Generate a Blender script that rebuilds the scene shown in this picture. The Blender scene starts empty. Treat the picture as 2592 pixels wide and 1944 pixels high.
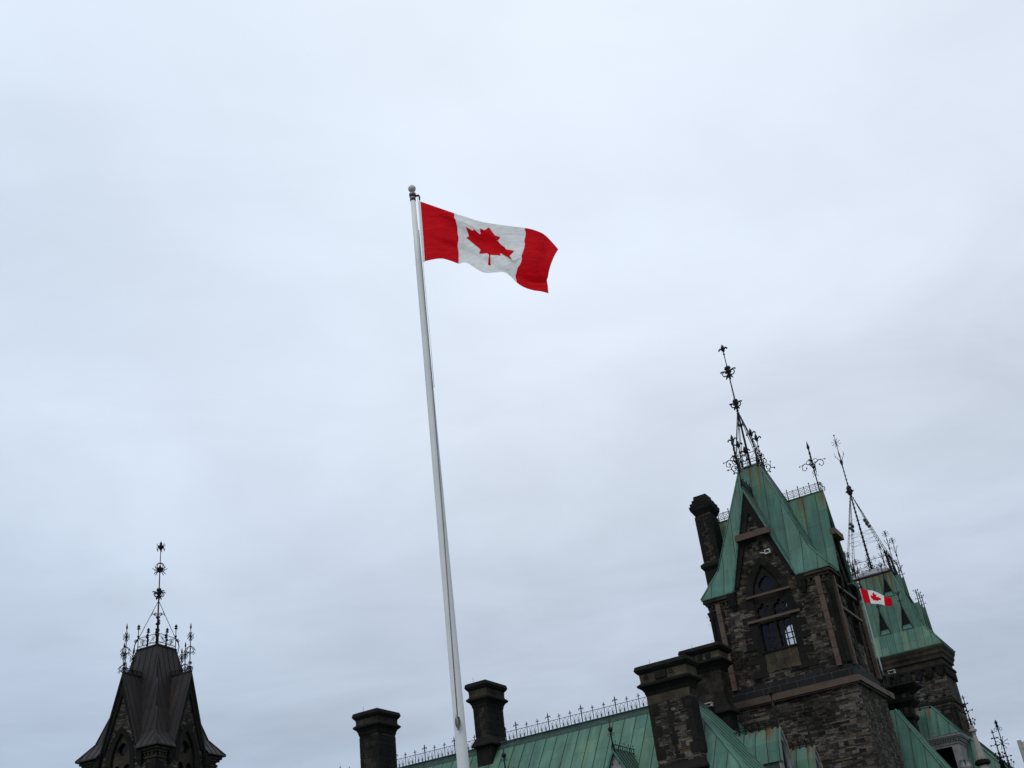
import bpy, math, random
from mathutils import Vector, Matrix
from mathutils.geometry import tessellate_polygon, delaunay_2d_cdt
R = math.radians
random.seed(7)
SC = bpy.context.scene
COL = SC.collection

# ------------------------------------------------------------------ camera
cam = bpy.data.cameras.new("camera")
cam.sensor_width = 36.0
cam.lens = 39.53
cam.clip_start = 0.1
cam.clip_end = 3000
camo = bpy.data.objects.new("camera", cam)
COL.objects.link(camo)
camo.matrix_world = Matrix(((0.9917, 0.1289, 0.0, 0.0),
                            (0.0625, -0.4808, -0.8746, 0.0),
                            (-0.1128, 0.8673, -0.4848, 1.7),
                            (0, 0, 0, 1)))
SC.camera = camo

# ------------------------------------------------------------------ sky and sun
SUN_EL, SUN_AZ = 52.0, 205.0           # azimuth clockwise from +Y: behind and a little left of the camera
w = bpy.data.worlds.new("World")
SC.world = w
w.use_nodes = True
nt = w.node_tree
nt.nodes.clear()


def N(t, kind, **kw):
    n = t.nodes.new(kind)
    for k, v in kw.items():
        if k == 'ins':
            for kk, vv in v.items():
                n.inputs[kk].default_value = vv
        else:
            setattr(n, k, v)
    return n


def ramp(t, stops, interp='LINEAR'):
    n = t.nodes.new('ShaderNodeValToRGB')
    cr = n.color_ramp
    cr.interpolation = interp
    while len(cr.elements) < len(stops):
        cr.elements.new(0.5)
    for e, (p, c) in zip(cr.elements, stops):
        e.position = p
        e.color = c if len(c) == 4 else (c[0], c[1], c[2], 1)
    return n


def math_n(t, op, a, b=None, clamp=False):
    n = t.nodes.new('ShaderNodeMath')
    n.operation = op
    n.use_clamp = clamp
    for i, v in enumerate((a, b)):
        if v is None:
            continue
        if isinstance(v, (int, float)):
            n.inputs[i].default_value = v
        else:
            t.links.new(v, n.inputs[i])
    return n.outputs[0]


def mixc(t, mode, fac, a, b):
    n = t.nodes.new('ShaderNodeMix')
    n.data_type = 'RGBA'
    n.blend_type = mode
    n.clamp_factor = True
    for sock, v in ((n.inputs[0], fac), (n.inputs[6], a), (n.inputs[7], b)):
        if isinstance(v, (int, float)):
            sock.default_value = v
        elif isinstance(v, tuple):
            sock.default_value = v if len(v) == 4 else (v[0], v[1], v[2], 1)
        else:
            t.links.new(v, sock)
    return n.outputs[2]


sky = N(nt, 'ShaderNodeTexSky', sky_type='NISHITA')
sky.sun_disc = False
sky.sun_elevation = R(SUN_EL)
sky.sun_rotation = R(SUN_AZ)
bg1 = N(nt, 'ShaderNodeBackground', ins={'Strength': 0.1})
nt.links.new(sky.outputs[0], bg1.inputs[0])
# overcast layer: brightness over elevation, with stratus streaks on a cloud plane
tc = N(nt, 'ShaderNodeTexCoord')
sep = N(nt, 'ShaderNodeSeparateXYZ')
nt.links.new(tc.outputs['Generated'], sep.inputs[0])
zz = math_n(nt, 'MAXIMUM', sep.outputs[2], 0.03)
zc = math_n(nt, 'ADD', zz, 0.10)
px_ = math_n(nt, 'DIVIDE', sep.outputs[0], zc)
py_ = math_n(nt, 'DIVIDE', sep.outputs[1], zc)
cmb = N(nt, 'ShaderNodeCombineXYZ')
nt.links.new(px_, cmb.inputs[0])
nt.links.new(py_, cmb.inputs[1])
mp = N(nt, 'ShaderNodeMapping')
mp.inputs['Rotation'].default_value = (0, 0, R(-20))
mp.inputs['Scale'].default_value = (0.75, 1.0, 1.0)
nt.links.new(cmb.outputs[0], mp.inputs[0])
n1 = N(nt, 'ShaderNodeTexNoise', ins={'Scale': 0.85, 'Detail': 6.0, 'Roughness': 0.5, 'Distortion': 0.5})
n2 = N(nt, 'ShaderNodeTexNoise', ins={'Scale': 2.6, 'Detail': 7.0, 'Roughness': 0.55, 'Distortion': 0.8})
nt.links.new(mp.outputs[0], n1.inputs[0])
nt.links.new(mp.outputs[0], n2.inputs[0])
base = ramp(nt, [(0.0, (0.38, 0.44, 0.53)), (0.20, (0.445, 0.515, 0.625)), (0.30, (0.575, 0.65, 0.765)),
                 (0.45, (0.71, 0.78, 0.89)), (0.62, (0.745, 0.82, 0.93)), (0.8, (0.83, 0.90, 1.0)), (1.0, (1.0, 1.05, 1.1))])
nt.links.new(zz, base.inputs[0])
n3 = N(nt, 'ShaderNodeTexNoise', ins={'Scale': 3.6, 'Detail': 5.0, 'Roughness': 0.5, 'Distortion': 0.4})
mp3 = N(nt, 'ShaderNodeMapping')
mp3.inputs['Rotation'].default_value = (0, R(12), 0)
mp3.inputs['Scale'].default_value = (1.0, 1.0, 1.9)
nt.links.new(tc.outputs['Generated'], mp3.inputs[0])
nt.links.new(mp3.outputs[0], n3.inputs[0])
cl = math_n(nt, 'ADD', math_n(nt, 'ADD', math_n(nt, 'MULTIPLY', n1.outputs[0], 0.4), math_n(nt, 'MULTIPLY', n2.outputs[0], 0.25)), math_n(nt, 'MULTIPLY', n3.outputs[0], 0.35))
amp = math_n(nt, 'MULTIPLY', math_n(nt, 'SUBTRACT', cl, 0.5), 1.4)
# clouds lose contrast higher up
lowc = math_n(nt, 'SUBTRACT', 1.15, zz, True)
gain = math_n(nt, 'ADD', 1.0, math_n(nt, 'MULTIPLY', amp, lowc))
# brighter towards the hidden sun (behind the camera)
sd = Vector((math.sin(R(SUN_AZ)) * math.cos(R(SUN_EL)), math.cos(R(SUN_AZ)) * math.cos(R(SUN_EL)), math.sin(R(SUN_EL))))
dotn = N(nt, 'ShaderNodeVectorMath', operation='DOT_PRODUCT')
nt.links.new(tc.outputs['Generated'], dotn.inputs[0])
dotn.inputs[1].default_value = sd
glow = math_n(nt, 'MULTIPLY', math_n(nt, 'MAXIMUM', dotn.outputs['Value'], 0.0), 0.55)
gain2 = math_n(nt, 'ADD', gain, math_n(nt, 'POWER', glow, 2.0))
vs = N(nt, 'ShaderNodeVectorMath', operation='SCALE')
# clearer, bluer air to the left
lf = math_n(nt, 'MULTIPLY', math_n(nt, 'SUBTRACT', -0.02, sep.outputs[0]), 1.6, True)
tint = mixc(nt, 'MULTIPLY', lf, base.outputs[0], (0.91, 0.972, 1.025))
nt.links.new(tint, vs.inputs[0])
# thinner cloud in one broad patch ahead
pt = N(nt, 'ShaderNodeVectorMath', operation='DOT_PRODUCT')
nt.links.new(tc.outputs['Generated'], pt.inputs[0])
pt.inputs[1].default_value = (0.06, 0.80, 0.60)
pk = math_n(nt, 'POWER', math_n(nt, 'MAXIMUM', pt.outputs['Value'], 0.0), 22.0)
gain2 = math_n(nt, 'ADD', gain2, math_n(nt, 'MULTIPLY', pk, 0.11))
nt.links.new(gain2, vs.inputs['Scale'])
bg2 = N(nt, 'ShaderNodeBackground', ins={'Strength': 1.0})
nt.links.new(vs.outputs[0], bg2.inputs[0])
mxs = N(nt, 'ShaderNodeMixShader', ins={0: 0.93})
nt.links.new(bg1.outputs[0], mxs.inputs[1])
nt.links.new(bg2.outputs[0], mxs.inputs[2])
wo = N(nt, 'ShaderNodeOutputWorld')
nt.links.new(mxs.outputs[0], wo.inputs[0])

sl = bpy.data.lights.new("sun", 'SUN')
sl.energy = 0.9
sl.angle = R(18)
sl.color = (1.0, 0.97, 0.92)
so = bpy.data.objects.new("sun", sl)
COL.objects.link(so)
so.rotation_euler = (-sd).to_track_quat('-Z', 'Y').to_euler()

SC.view_settings.view_transform = 'Standard'
SC.view_settings.look = 'None'
SC.view_settings.exposure = 0.0
SC.view_settings.gamma = 1.0
SC.view_settings.use_curve_mapping = False

# ------------------------------------------------------------------ materials


def new_mat(name):
    m = bpy.data.materials.new(name)
    m.use_nodes = True
    t = m.node_tree
    t.nodes.clear()
    out = t.nodes.new('ShaderNodeOutputMaterial')
    b = t.nodes.new('ShaderNodeBsdfPrincipled')
    t.links.new(b.outputs[0], out.inputs[0])
    b.inputs['Specular IOR Level'].default_value = 0.12
    return m, t, b


def wall_uv(t, jitter=0.0):
    """u along the wall, v up, from object coordinates"""
    tc = t.nodes.new('ShaderNodeTexCoord')
    s = t.nodes.new('ShaderNodeSeparateXYZ')
    t.links.new(tc.outputs['Object'], s.inputs[0])
    sn = t.nodes.new('ShaderNodeSeparateXYZ')
    t.links.new(tc.outputs['Normal'], sn.inputs[0])
    side = math_n(t, 'GREATER_THAN', math_n(t, 'ABSOLUTE', sn.outputs[0]), 0.6)
    a = math_n(t, 'MULTIPLY', s.outputs[0], math_n(t, 'SUBTRACT', 1.0, side))
    b = math_n(t, 'MULTIPLY', math_n(t, 'ADD', s.outputs[1], 37.3), side)
    u = math_n(t, 'ADD', a, b)
    c = t.nodes.new('ShaderNodeCombineXYZ')
    t.links.new(u, c.inputs[0])
    t.links.new(s.outputs[2], c.inputs[1])
    if jitter:
        nz = N(t, 'ShaderNodeTexNoise', ins={'Scale': 1.7, 'Detail': 2.0})
        t.links.new(c.outputs[0], nz.inputs[0])
        v = N(t, 'ShaderNodeVectorMath', operation='SUBTRACT')
        t.links.new(nz.outputs['Color'], v.inputs[0])
        v.inputs[1].default_value = (0.5, 0.5, 0.5)
        sc = N(t, 'ShaderNodeVectorMath', operation='SCALE', ins={'Scale': jitter})
        t.links.new(v.outputs[0], sc.inputs[0])
        ad = N(t, 'ShaderNodeVectorMath', operation='ADD')
        t.links.new(c.outputs[0], ad.inputs[0])
        t.links.new(sc.outputs[0], ad.inputs[1])
        return ad.outputs[0], tc
    return c.outputs[0], tc


def mat_rubble(name, dark=1.0, warm=1.0, soot=0.85, h=0.135):
    """squared rubble laid in uneven courses: every stone its own tone, pale lime left on some ledges"""
    m, t, b = new_mat(name)
    uv, tc = wall_uv(t, 0.035)
    s = t.nodes.new('ShaderNodeSeparateXYZ')
    t.links.new(uv, s.inputs[0])
    u, v = s.outputs[0], s.outputs[1]
    nv = N(t, 'ShaderNodeTexNoise', noise_dimensions='1D', ins={'Scale': 1.9, 'Detail': 1.0})
    t.links.new(v, nv.inputs['W'])
    vv = math_n(t, 'DIVIDE', math_n(t, 'ADD', v, math_n(t, 'MULTIPLY', nv.outputs[0], 0.34)), h)
    row = math_n(t, 'FLOOR', vv)
    fv_ = math_n(t, 'FRACT', vv)
    wr = N(t, 'ShaderNodeTexWhiteNoise', noise_dimensions='1D')
    t.links.new(row, wr.inputs['W'])
    rr = wr.outputs['Value']
    nu_ = N(t, 'ShaderNodeTexNoise', noise_dimensions='2D', ins={'Scale': 0.9, 'Detail': 1.0})
    cu = t.nodes.new('ShaderNodeCombineXYZ')
    t.links.new(u, cu.inputs[0])
    t.links.new(math_n(t, 'MULTIPLY', row, 3.7), cu.inputs[1])
    t.links.new(cu.outputs[0], nu_.inputs[0])
    uu = math_n(t, 'ADD', math_n(t, 'MULTIPLY', u, math_n(t, 'ADD', 1.6, math_n(t, 'MULTIPLY', rr, 1.9))),
                math_n(t, 'ADD', math_n(t, 'MULTIPLY', rr, 53.0), math_n(t, 'MULTIPLY', nu_.outputs[0], 1.6)))
    cell = math_n(t, 'FLOOR', uu)
    fu = math_n(t, 'FRACT', uu)
    cc = t.nodes.new('ShaderNodeCombineXYZ')
    t.links.new(cell, cc.inputs[0])
    t.links.new(row, cc.inputs[1])
    wc = N(t, 'ShaderNodeTexWhiteNoise', noise_dimensions='2D')
    t.links.new(cc.outputs[0], wc.inputs['Vector'])
    sc = N(t, 'ShaderNodeSeparateColor')
    t.links.new(wc.outputs['Color'], sc.inputs[0])
    d = dark
    cr = ramp(t, [(0.0, (0.011 * d, 0.010 * d, 0.0095 * d)), (0.22, (0.026 * d, 0.0225 * d, 0.020 * d)),
                  (0.55, (0.047 * d, 0.0395 * d * warm, 0.032 * d)), (0.80, (0.080 * d, 0.068 * d, 0.056 * d)),
                  (0.94, (0.125 * d, 0.109 * d, 0.090 * d)), (0.97, (0.060 * d, 0.034 * d, 0.017 * d)), (1.0, (0.085 * d, 0.060 * d, 0.022 * d))])
    t.links.new(sc.outputs[0], cr.inputs[0])
    nz = N(t, 'ShaderNodeTexNoise', ins={'Scale': 7.0, 'Detail': 6.0, 'Roughness': 0.7})
    mz = N(t, 'ShaderNodeMapping')
    mz.inputs['Scale'].default_value = (1, 1, 2.4)
    t.links.new(tc.outputs['Object'], mz.inputs[0])
    t.links.new(mz.outputs[0], nz.inputs[0])
    fine = ramp(t, [(0.28, (0.40, 0.40, 0.40)), (0.72, (1.65, 1.65, 1.65))])
    t.links.new(nz.outputs[0], fine.inputs[0])
    c1 = mixc(t, 'MULTIPLY', 1.0, cr.outputs[0], fine.outputs[0])
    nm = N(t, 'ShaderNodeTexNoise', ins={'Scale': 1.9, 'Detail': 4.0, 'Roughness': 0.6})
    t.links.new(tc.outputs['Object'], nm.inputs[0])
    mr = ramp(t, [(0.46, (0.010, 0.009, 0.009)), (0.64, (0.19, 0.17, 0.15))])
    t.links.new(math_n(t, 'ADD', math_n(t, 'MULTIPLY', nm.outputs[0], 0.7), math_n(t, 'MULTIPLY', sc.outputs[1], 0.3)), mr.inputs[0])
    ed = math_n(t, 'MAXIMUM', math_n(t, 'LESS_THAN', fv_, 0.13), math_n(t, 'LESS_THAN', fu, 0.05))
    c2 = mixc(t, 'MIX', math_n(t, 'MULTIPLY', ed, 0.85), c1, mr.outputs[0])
    ns = N(t, 'ShaderNodeTexNoise', ins={'Scale': 0.55, 'Detail': 6.0, 'Roughness': 0.65})
    mps = N(t, 'ShaderNodeMapping')
    mps.inputs['Scale'].default_value = (1, 1, 0.55)
    t.links.new(tc.outputs['Object'], mps.inputs[0])
    t.links.new(mps.outputs[0], ns.inputs[0])
    sr = ramp(t, [(0.40, (0.16, 0.155, 0.15)), (0.56, (1.1, 1.1, 1.1))])
    t.links.new(ns.outputs[0], sr.inputs[0])
    c3 = mixc(t, 'MULTIPLY', soot, c2, sr.outputs[0])
    t.links.new(c3, b.inputs['Base Color'])
    b.inputs['Roughness'].default_value = 0.92
    bp = N(t, 'ShaderNodeBump', ins={'Strength': 0.6, 'Distance': 0.05})
    hh = math_n(t, 'ADD', math_n(t, 'MULTIPLY', math_n(t, 'SUBTRACT', 1.0, ed), math_n(t, 'ADD', 0.5, math_n(t, 'MULTIPLY', sc.outputs[2], 0.7))),
                math_n(t, 'MULTIPLY', nz.outputs[0], 0.7))
    t.links.new(hh, bp.inputs['Height'])
    t.links.new(bp.outputs[0], b.inputs['Normal'])
    return m


def mat_ashlar(name, c1, c2, bw=0.75, bh=0.42, mortar=(0.02, 0.018, 0.016), spots=0.6, msize=0.008, blotch=(0.25, 1.0)):
    m, t, b = new_mat(name)
    uv, tc = wall_uv(t)
    br = N(t, 'ShaderNodeTexBrick', ins={'Color1': (*c1, 1), 'Color2': (*c2, 1), 'Mortar': (*mortar, 1), 'Scale': 1.0,
                                          'Mortar Size': msize, 'Mortar Smooth': 0.3, 'Bias': 0.0, 'Brick Width': bw, 'Row Height': bh})
    t.links.new(uv, br.inputs[0])
    ns = N(t, 'ShaderNodeTexNoise', ins={'Scale': 0.9, 'Detail': 6.0, 'Roughness': 0.65})
    t.links.new(tc.outputs['Object'], ns.inputs[0])
    sr = ramp(t, [(0.35, (blotch[0],) * 3), (0.62, (blotch[1],) * 3)])
    t.links.new(ns.outputs[0], sr.inputs[0])
    n2 = N(t, 'ShaderNodeTexNoise', ins={'Scale': 14.0, 'Detail': 4.0})
    t.links.new(tc.outputs['Object'], n2.inputs[0])
    f = ramp(t, [(0.3, (0.7, 0.7, 0.7)), (0.7, (1.3, 1.3, 1.3))])
    t.links.new(n2.outputs[0], f.inputs[0])
    c = mixc(t, 'MULTIPLY', spots, br.outputs[0], sr.outputs[0])
    c = mixc(t, 'MULTIPLY', 1.0, c, f.outputs[0])
    t.links.new(c, b.inputs['Base Color'])
    b.inputs['Roughness'].default_value = 0.85
    bp = N(t, 'ShaderNodeBump', ins={'Strength': 0.5, 'Distance': 0.02})
    t.links.new(math_n(t, 'ADD', math_n(t, 'MULTIPLY', n2.outputs[0], 0.6), math_n(t, 'SUBTRACT', 1.0, br.outputs['Fac'])), bp.inputs['Height'])
    t.links.new(bp.outputs[0], b.inputs['Normal'])
    return m


def mat_sheet(name, c1, c2, seam, width, length, rust=0.0, rough=0.55, stain=(0.55, 1.25), metallic=0.0):
    """sheet metal roof: UV u along the eaves in metres, v down the slope in metres"""
    m, t, b = new_mat(name)
    uvn = t.nodes.new('ShaderNodeUVMap')
    s = t.nodes.new('ShaderNodeSeparateXYZ')
    t.links.new(uvn.outputs[0], s.inputs[0])
    c = t.nodes.new('ShaderNodeCombineXYZ')
    t.links.new(s.outputs[1], c.inputs[0])
    t.links.new(s.outputs[0], c.inputs[1])
    br = N(t, 'ShaderNodeTexBrick', ins={'Color1': (*c1, 1), 'Color2': (*c2, 1), 'Mortar': (*seam, 1), 'Scale': 1.0,
                                          'Mortar Size': 0.009, 'Mortar Smooth': 0.4, 'Bias': 0.0, 'Brick Width': length, 'Row Height': width})
    br.offset = 0.37
    t.links.new(c.outputs[0], br.inputs[0])
    # vertical weather streaks
    mp = N(t, 'ShaderNodeMapping')
    mp.inputs['Scale'].default_value = (2.6, 0.22, 1)
    t.links.new(uvn.outputs[0], mp.inputs[0])
    n1 = N(t, 'ShaderNodeTexNoise', ins={'Scale': 1.0, 'Detail': 6.0, 'Roughness': 0.6})
    t.links.new(mp.outputs[0], n1.inputs[0])
    r1 = ramp(t, [(0.3, (stain[0],) * 3), (0.7, (stain[1],) * 3)])
    t.links.new(n1.outputs[0], r1.inputs[0])
    n3 = N(t, 'ShaderNodeTexNoise', ins={'Scale': 0.8, 'Detail': 5.0, 'Roughness': 0.6})
    t.links.new(uvn.outputs[0], n3.inputs[0])
    r3 = ramp(t, [(0.3, (0.8, 0.84, 0.82)), (0.7, (1.15, 1.12, 1.1))])
    t.links.new(n3.outputs[0], r3.inputs[0])
    col = mixc(t, 'MULTIPLY', 0.75, br.outputs[0], r1.outputs[0])
    col = mixc(t, 'MULTIPLY', 0.8, col, r3.outputs[0])
    # yellow-brown weathering in soft patches that run down the sheets
    mp4 = N(t, 'ShaderNodeMapping')
    mp4.inputs['Scale'].default_value = (0.9, 0.30, 1)
    mp4.inputs['Location'].default_value = (7.3, 2.1, 0)
    t.links.new(uvn.outputs[0], mp4.inputs[0])
    n4 = N(t, 'ShaderNodeTexNoise', ins={'Scale': 1.0, 'Detail': 7.0, 'Roughness': 0.65})
    t.links.new(mp4.outputs[0], n4.inputs[0])
    r4 = ramp(t, [(0.30, (1.22, 1.12, 0.90)), (0.48, (1, 1, 1)), (0.60, (0.98, 1.0, 1.02)), (0.75, (0.62, 0.62, 0.60))])
    t.links.new(n4.outputs[0], r4.inputs[0])
    col = mixc(t, 'MULTIPLY', 0.9, col, r4.outputs[0])
    if rust > 0:
        mp2 = N(t, 'ShaderNodeMapping')
        mp2.inputs['Scale'].default_value = (3.2, 0.10, 1)
        mp2.inputs['Location'].default_value = (3.1, 0.4, 0)
        t.links.new(uvn.outputs[0], mp2.inputs[0])
        n2 = N(t, 'ShaderNodeTexNoise', ins={'Scale': 1.0, 'Detail': 5.0, 'Roughness': 0.55})
        t.links.new(mp2.outputs[0], n2.inputs[0])
        th = math_n(t, 'ADD', math_n(t, 'MULTIPLY', s.outputs[1], 0.052 / rust), 0.41)
        fac = math_n(t, 'MULTIPLY', math_n(t, 'SUBTRACT', n2.outputs[0], th), 7.0, True)
        rc = ramp(t, [(0.0, (0.085, 0.085, 0.036)), (1.0, (0.105, 0.045, 0.012))])
        t.links.new(fac, rc.inputs[0])
        col = mixc(t, 'MIX', math_n(t, 'MULTIPLY', fac, 0.9), col, rc.outputs[0])
    t.links.new(col, b.inputs['Base Color'])
    b.inputs['Roughness'].default_value = rough
    b.inputs['Metallic'].default_value = metallic
    bp = N(t, 'ShaderNodeBump', ins={'Strength': 0.35, 'Distance': 0.03})
    t.links.new(math_n(t, 'ADD', n3.outputs[0], math_n(t, 'MULTIPLY', br.outputs['Fac'], 0.4)), bp.inputs['Height'])
    t.links.new(bp.outputs[0], b.inputs['Normal'])
    return m


def mat_plain(name, col, rough=0.6, var=0.25, scale=3.0, metallic=0.0, bump=0.0):
    m, t, b = new_mat(name)
    tc = t.nodes.new('ShaderNodeTexCoord')
    n = N(t, 'ShaderNodeTexNoise', ins={'Scale': scale, 'Detail': 5.0, 'Roughness': 0.6})
    t.links.new(tc.outputs['Object'], n.inputs[0])
    r = ramp(t, [(0.3, tuple(c * (1 - var) for c in col)), (0.7, tuple(min(1, c * (1 + var)) for c in col))])
    t.links.new(n.outputs[0], r.inputs[0])
    t.links.new(r.outputs[0], b.inputs['Base Color'])
    b.inputs['Roughness'].default_value = rough
    b.inputs['Metallic'].default_value = metallic
    if bump:
        bp = N(t, 'ShaderNodeBump', ins={'Strength': bump, 'Distance': 0.02})
        t.links.new(n.outputs[0], bp.inputs['Height'])
        t.links.new(bp.outputs[0], b.inputs['Normal'])
    return m


M = {}
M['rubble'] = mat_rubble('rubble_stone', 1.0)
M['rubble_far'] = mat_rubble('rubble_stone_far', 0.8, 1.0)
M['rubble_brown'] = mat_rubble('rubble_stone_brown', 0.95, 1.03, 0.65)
M['sooty'] = mat_ashlar('sooty_ashlar', (0.008, 0.0075, 0.007), (0.015, 0.013, 0.0115), 0.8, 0.45, (0.03, 0.027, 0.024), 0.5, 0.006)
M['band'] = mat_ashlar('dark_ashlar_band', (0.012, 0.012, 0.013), (0.018, 0.017, 0.018), 1.15, 0.44, (0.11, 0.10, 0.09), 0.2, 0.009, (0.7, 1.0))
M['quoin'] = mat_ashlar('quoin_stone', (0.009, 0.0085, 0.008), (0.020, 0.017, 0.0145), 2.0, 2.0, (0.02, 0.018, 0.016), 0.6, 0.0)
M['chimney'] = mat_ashlar('chimney_ashlar', (0.011, 0.010, 0.009), (0.032, 0.026, 0.019), 0.62, 0.36, (0.008, 0.007, 0.006), 0.9, 0.010, (0.18, 1.5))
M['buff'] = mat_ashlar('buff_sandstone', (0.075, 0.060, 0.040), (0.055, 0.045, 0.032), 1.05, 3.0, (0.03, 0.026, 0.02), 0.8, 0.008, (0.25, 1.1))
M['moulding'] = mat_ashlar('moulding_stone', (0.045, 0.036, 0.026), (0.025, 0.021, 0.017), 1.4, 1.0, (0.02, 0.018, 0.016), 0.8, 0.005, (0.25, 1.2))
M['copper'] = mat_sheet('green_copper', (0.062, 0.140, 0.111), (0.084, 0.162, 0.120), (0.010, 0.018, 0.015), 0.8, 2.6, 0.0, 0.6)
M['copper_rust'] = mat_sheet('green_copper_rusted', (0.056, 0.132, 0.108), (0.080, 0.155, 0.122), (0.010, 0.018, 0.015), 0.95, 3.1, 1.0, 0.6)
M['copper_rust_low'] = mat_sheet('green_copper_stained', (0.056, 0.132, 0.108), (0.080, 0.155, 0.122), (0.010, 0.018, 0.015), 0.72, 2.4, 0.45, 0.6)
M['copper_far'] = mat_sheet('green_copper_far', (0.055, 0.125, 0.100), (0.095, 0.160, 0.118), (0.012, 0.025, 0.022), 0.62, 4.0, 0.8, 0.6)
M['copper_edge'] = mat_plain('copper_edge', (0.060, 0.130, 0.104), 0.6, 0.3)
M['tracery'] = mat_ashlar('tracery_stone', (0.024, 0.020, 0.016), (0.014, 0.012, 0.010), 1.4, 1.0, (0.02, 0.018, 0.016), 0.8, 0.005, (0.25, 1.2))
M['seam'] = mat_plain('sheet_seam', (0.021, 0.040, 0.033), 0.7, 0.4)
M['lead_seam'] = mat_plain('lead_seam', (0.018, 0.017, 0.017), 0.7, 0.4)
M['copper_dark'] = mat_plain('copper_ridge_dark', (0.035, 0.06, 0.052), 0.6, 0.4)
M['lead'] = mat_sheet('dark_lead', (0.027, 0.0235, 0.0235), (0.032, 0.028, 0.028), (0.015, 0.013, 0.013), 0.62, 5.0, 0.0, 0.5, (0.65, 1.15))
M['lead_edge'] = mat_plain('lead_edge', (0.02, 0.02, 0.021), 0.6, 0.3)
M['lead_grey'] = mat_plain('grey_lead', (0.22, 0.22, 0.25), 0.5, 0.2)
M['iron'] = mat_plain('black_iron', (0.012, 0.012, 0.013), 0.55, 0.4, 8.0)
M['brown'] = mat_plain('brown_painted_steel', (0.082, 0.056, 0.045), 0.6, 0.2, 1.5)
M['pole_grey'] = mat_plain('pole_grey', (0.33, 0.36, 0.37), 0.4, 0.1, 2.0)
M['white'] = mat_plain('white_paint', (0.42, 0.41, 0.40), 0.6, 0.12)
M['greywhite'] = mat_plain('weathered_white_wood', (0.22, 0.215, 0.22), 0.7, 0.25)
M['pole'] = mat_plain('pole_paint', (0.57, 0.585, 0.585), 0.45, 0.07, 1.2)
M['ball'] = mat_plain('ball_finish', (0.52, 0.51, 0.51), 0.5, 0.1)
M['rope'] = mat_plain('rope_fibre', (0.16, 0.15, 0.14), 0.9, 0.3, 20)
M['rope_white'] = mat_plain('white_rope', (0.72, 0.72, 0.74), 0.8, 0.1, 20)
M['steel'] = mat_plain('galvanised_steel', (0.22, 0.215, 0.20), 0.5, 0.25, 6.0, 0.3)
M['concrete'] = mat_plain('pale_stone', (0.27, 0.255, 0.235), 0.85, 0.22, 2.0, 0.0, 0.3)
M['office'] = mat_ashlar('office_cladding', (0.50, 0.48, 0.48), (0.45, 0.43, 0.43), 3.0, 1.6, (0.30, 0.29, 0.29), 0.2, 0.05, (0.8, 1.0))
for k_ in ('pole', 'white', 'lead_grey'):
    M[k_].node_tree.nodes['Principled BSDF'].inputs['Specular IOR Level'].default_value = 0.4
M['dark'] = mat_plain('dark_interior', (0.010, 0.010, 0.011), 0.9, 0.2)
M['paving'] = mat_plain('paving', (0.22, 0.21, 0.20), 0.9, 0.25, 0.7)
M['lawn'] = mat_plain('lawn', (0.05, 0.085, 0.03), 0.95, 0.4, 2.0)

# glass that mirrors the sky a little and lets the view through
m, t, b = new_mat('window_glass')
for n in list(t.nodes):
    if n.type == 'BSDF_PRINCIPLED':
        t.nodes.remove(n)
out = [n for n in t.nodes if n.type == 'OUTPUT_MATERIAL'][0]
tr = N(t, 'ShaderNodeBsdfTransparent', ins={'Color': (0.93, 0.94, 0.96, 1)})
gl = N(t, 'ShaderNodeBsdfGlossy', ins={'Color': (0.30, 0.30, 0.34, 1), 'Roughness': 0.05})
df = N(t, 'ShaderNodeBsdfDiffuse', ins={'Color': (0.055, 0.056, 0.068, 1)})
fr = N(t, 'ShaderNodeFresnel', ins={'IOR': 1.5})
m1 = N(t, 'ShaderNodeMixShader', ins={0: 0.12})
t.links.new(tr.outputs[0], m1.inputs[1])
t.links.new(df.outputs[0], m1.inputs[2])
m2 = N(t, 'ShaderNodeMixShader')
t.links.new(fr.outputs[0], m2.inputs[0])
t.links.new(m1.outputs[0], m2.inputs[1])
t.links.new(gl.outputs[0], m2.inputs[2])
t.links.new(m2.outputs[0], out.inputs[0])
M['glass'] = m


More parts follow.
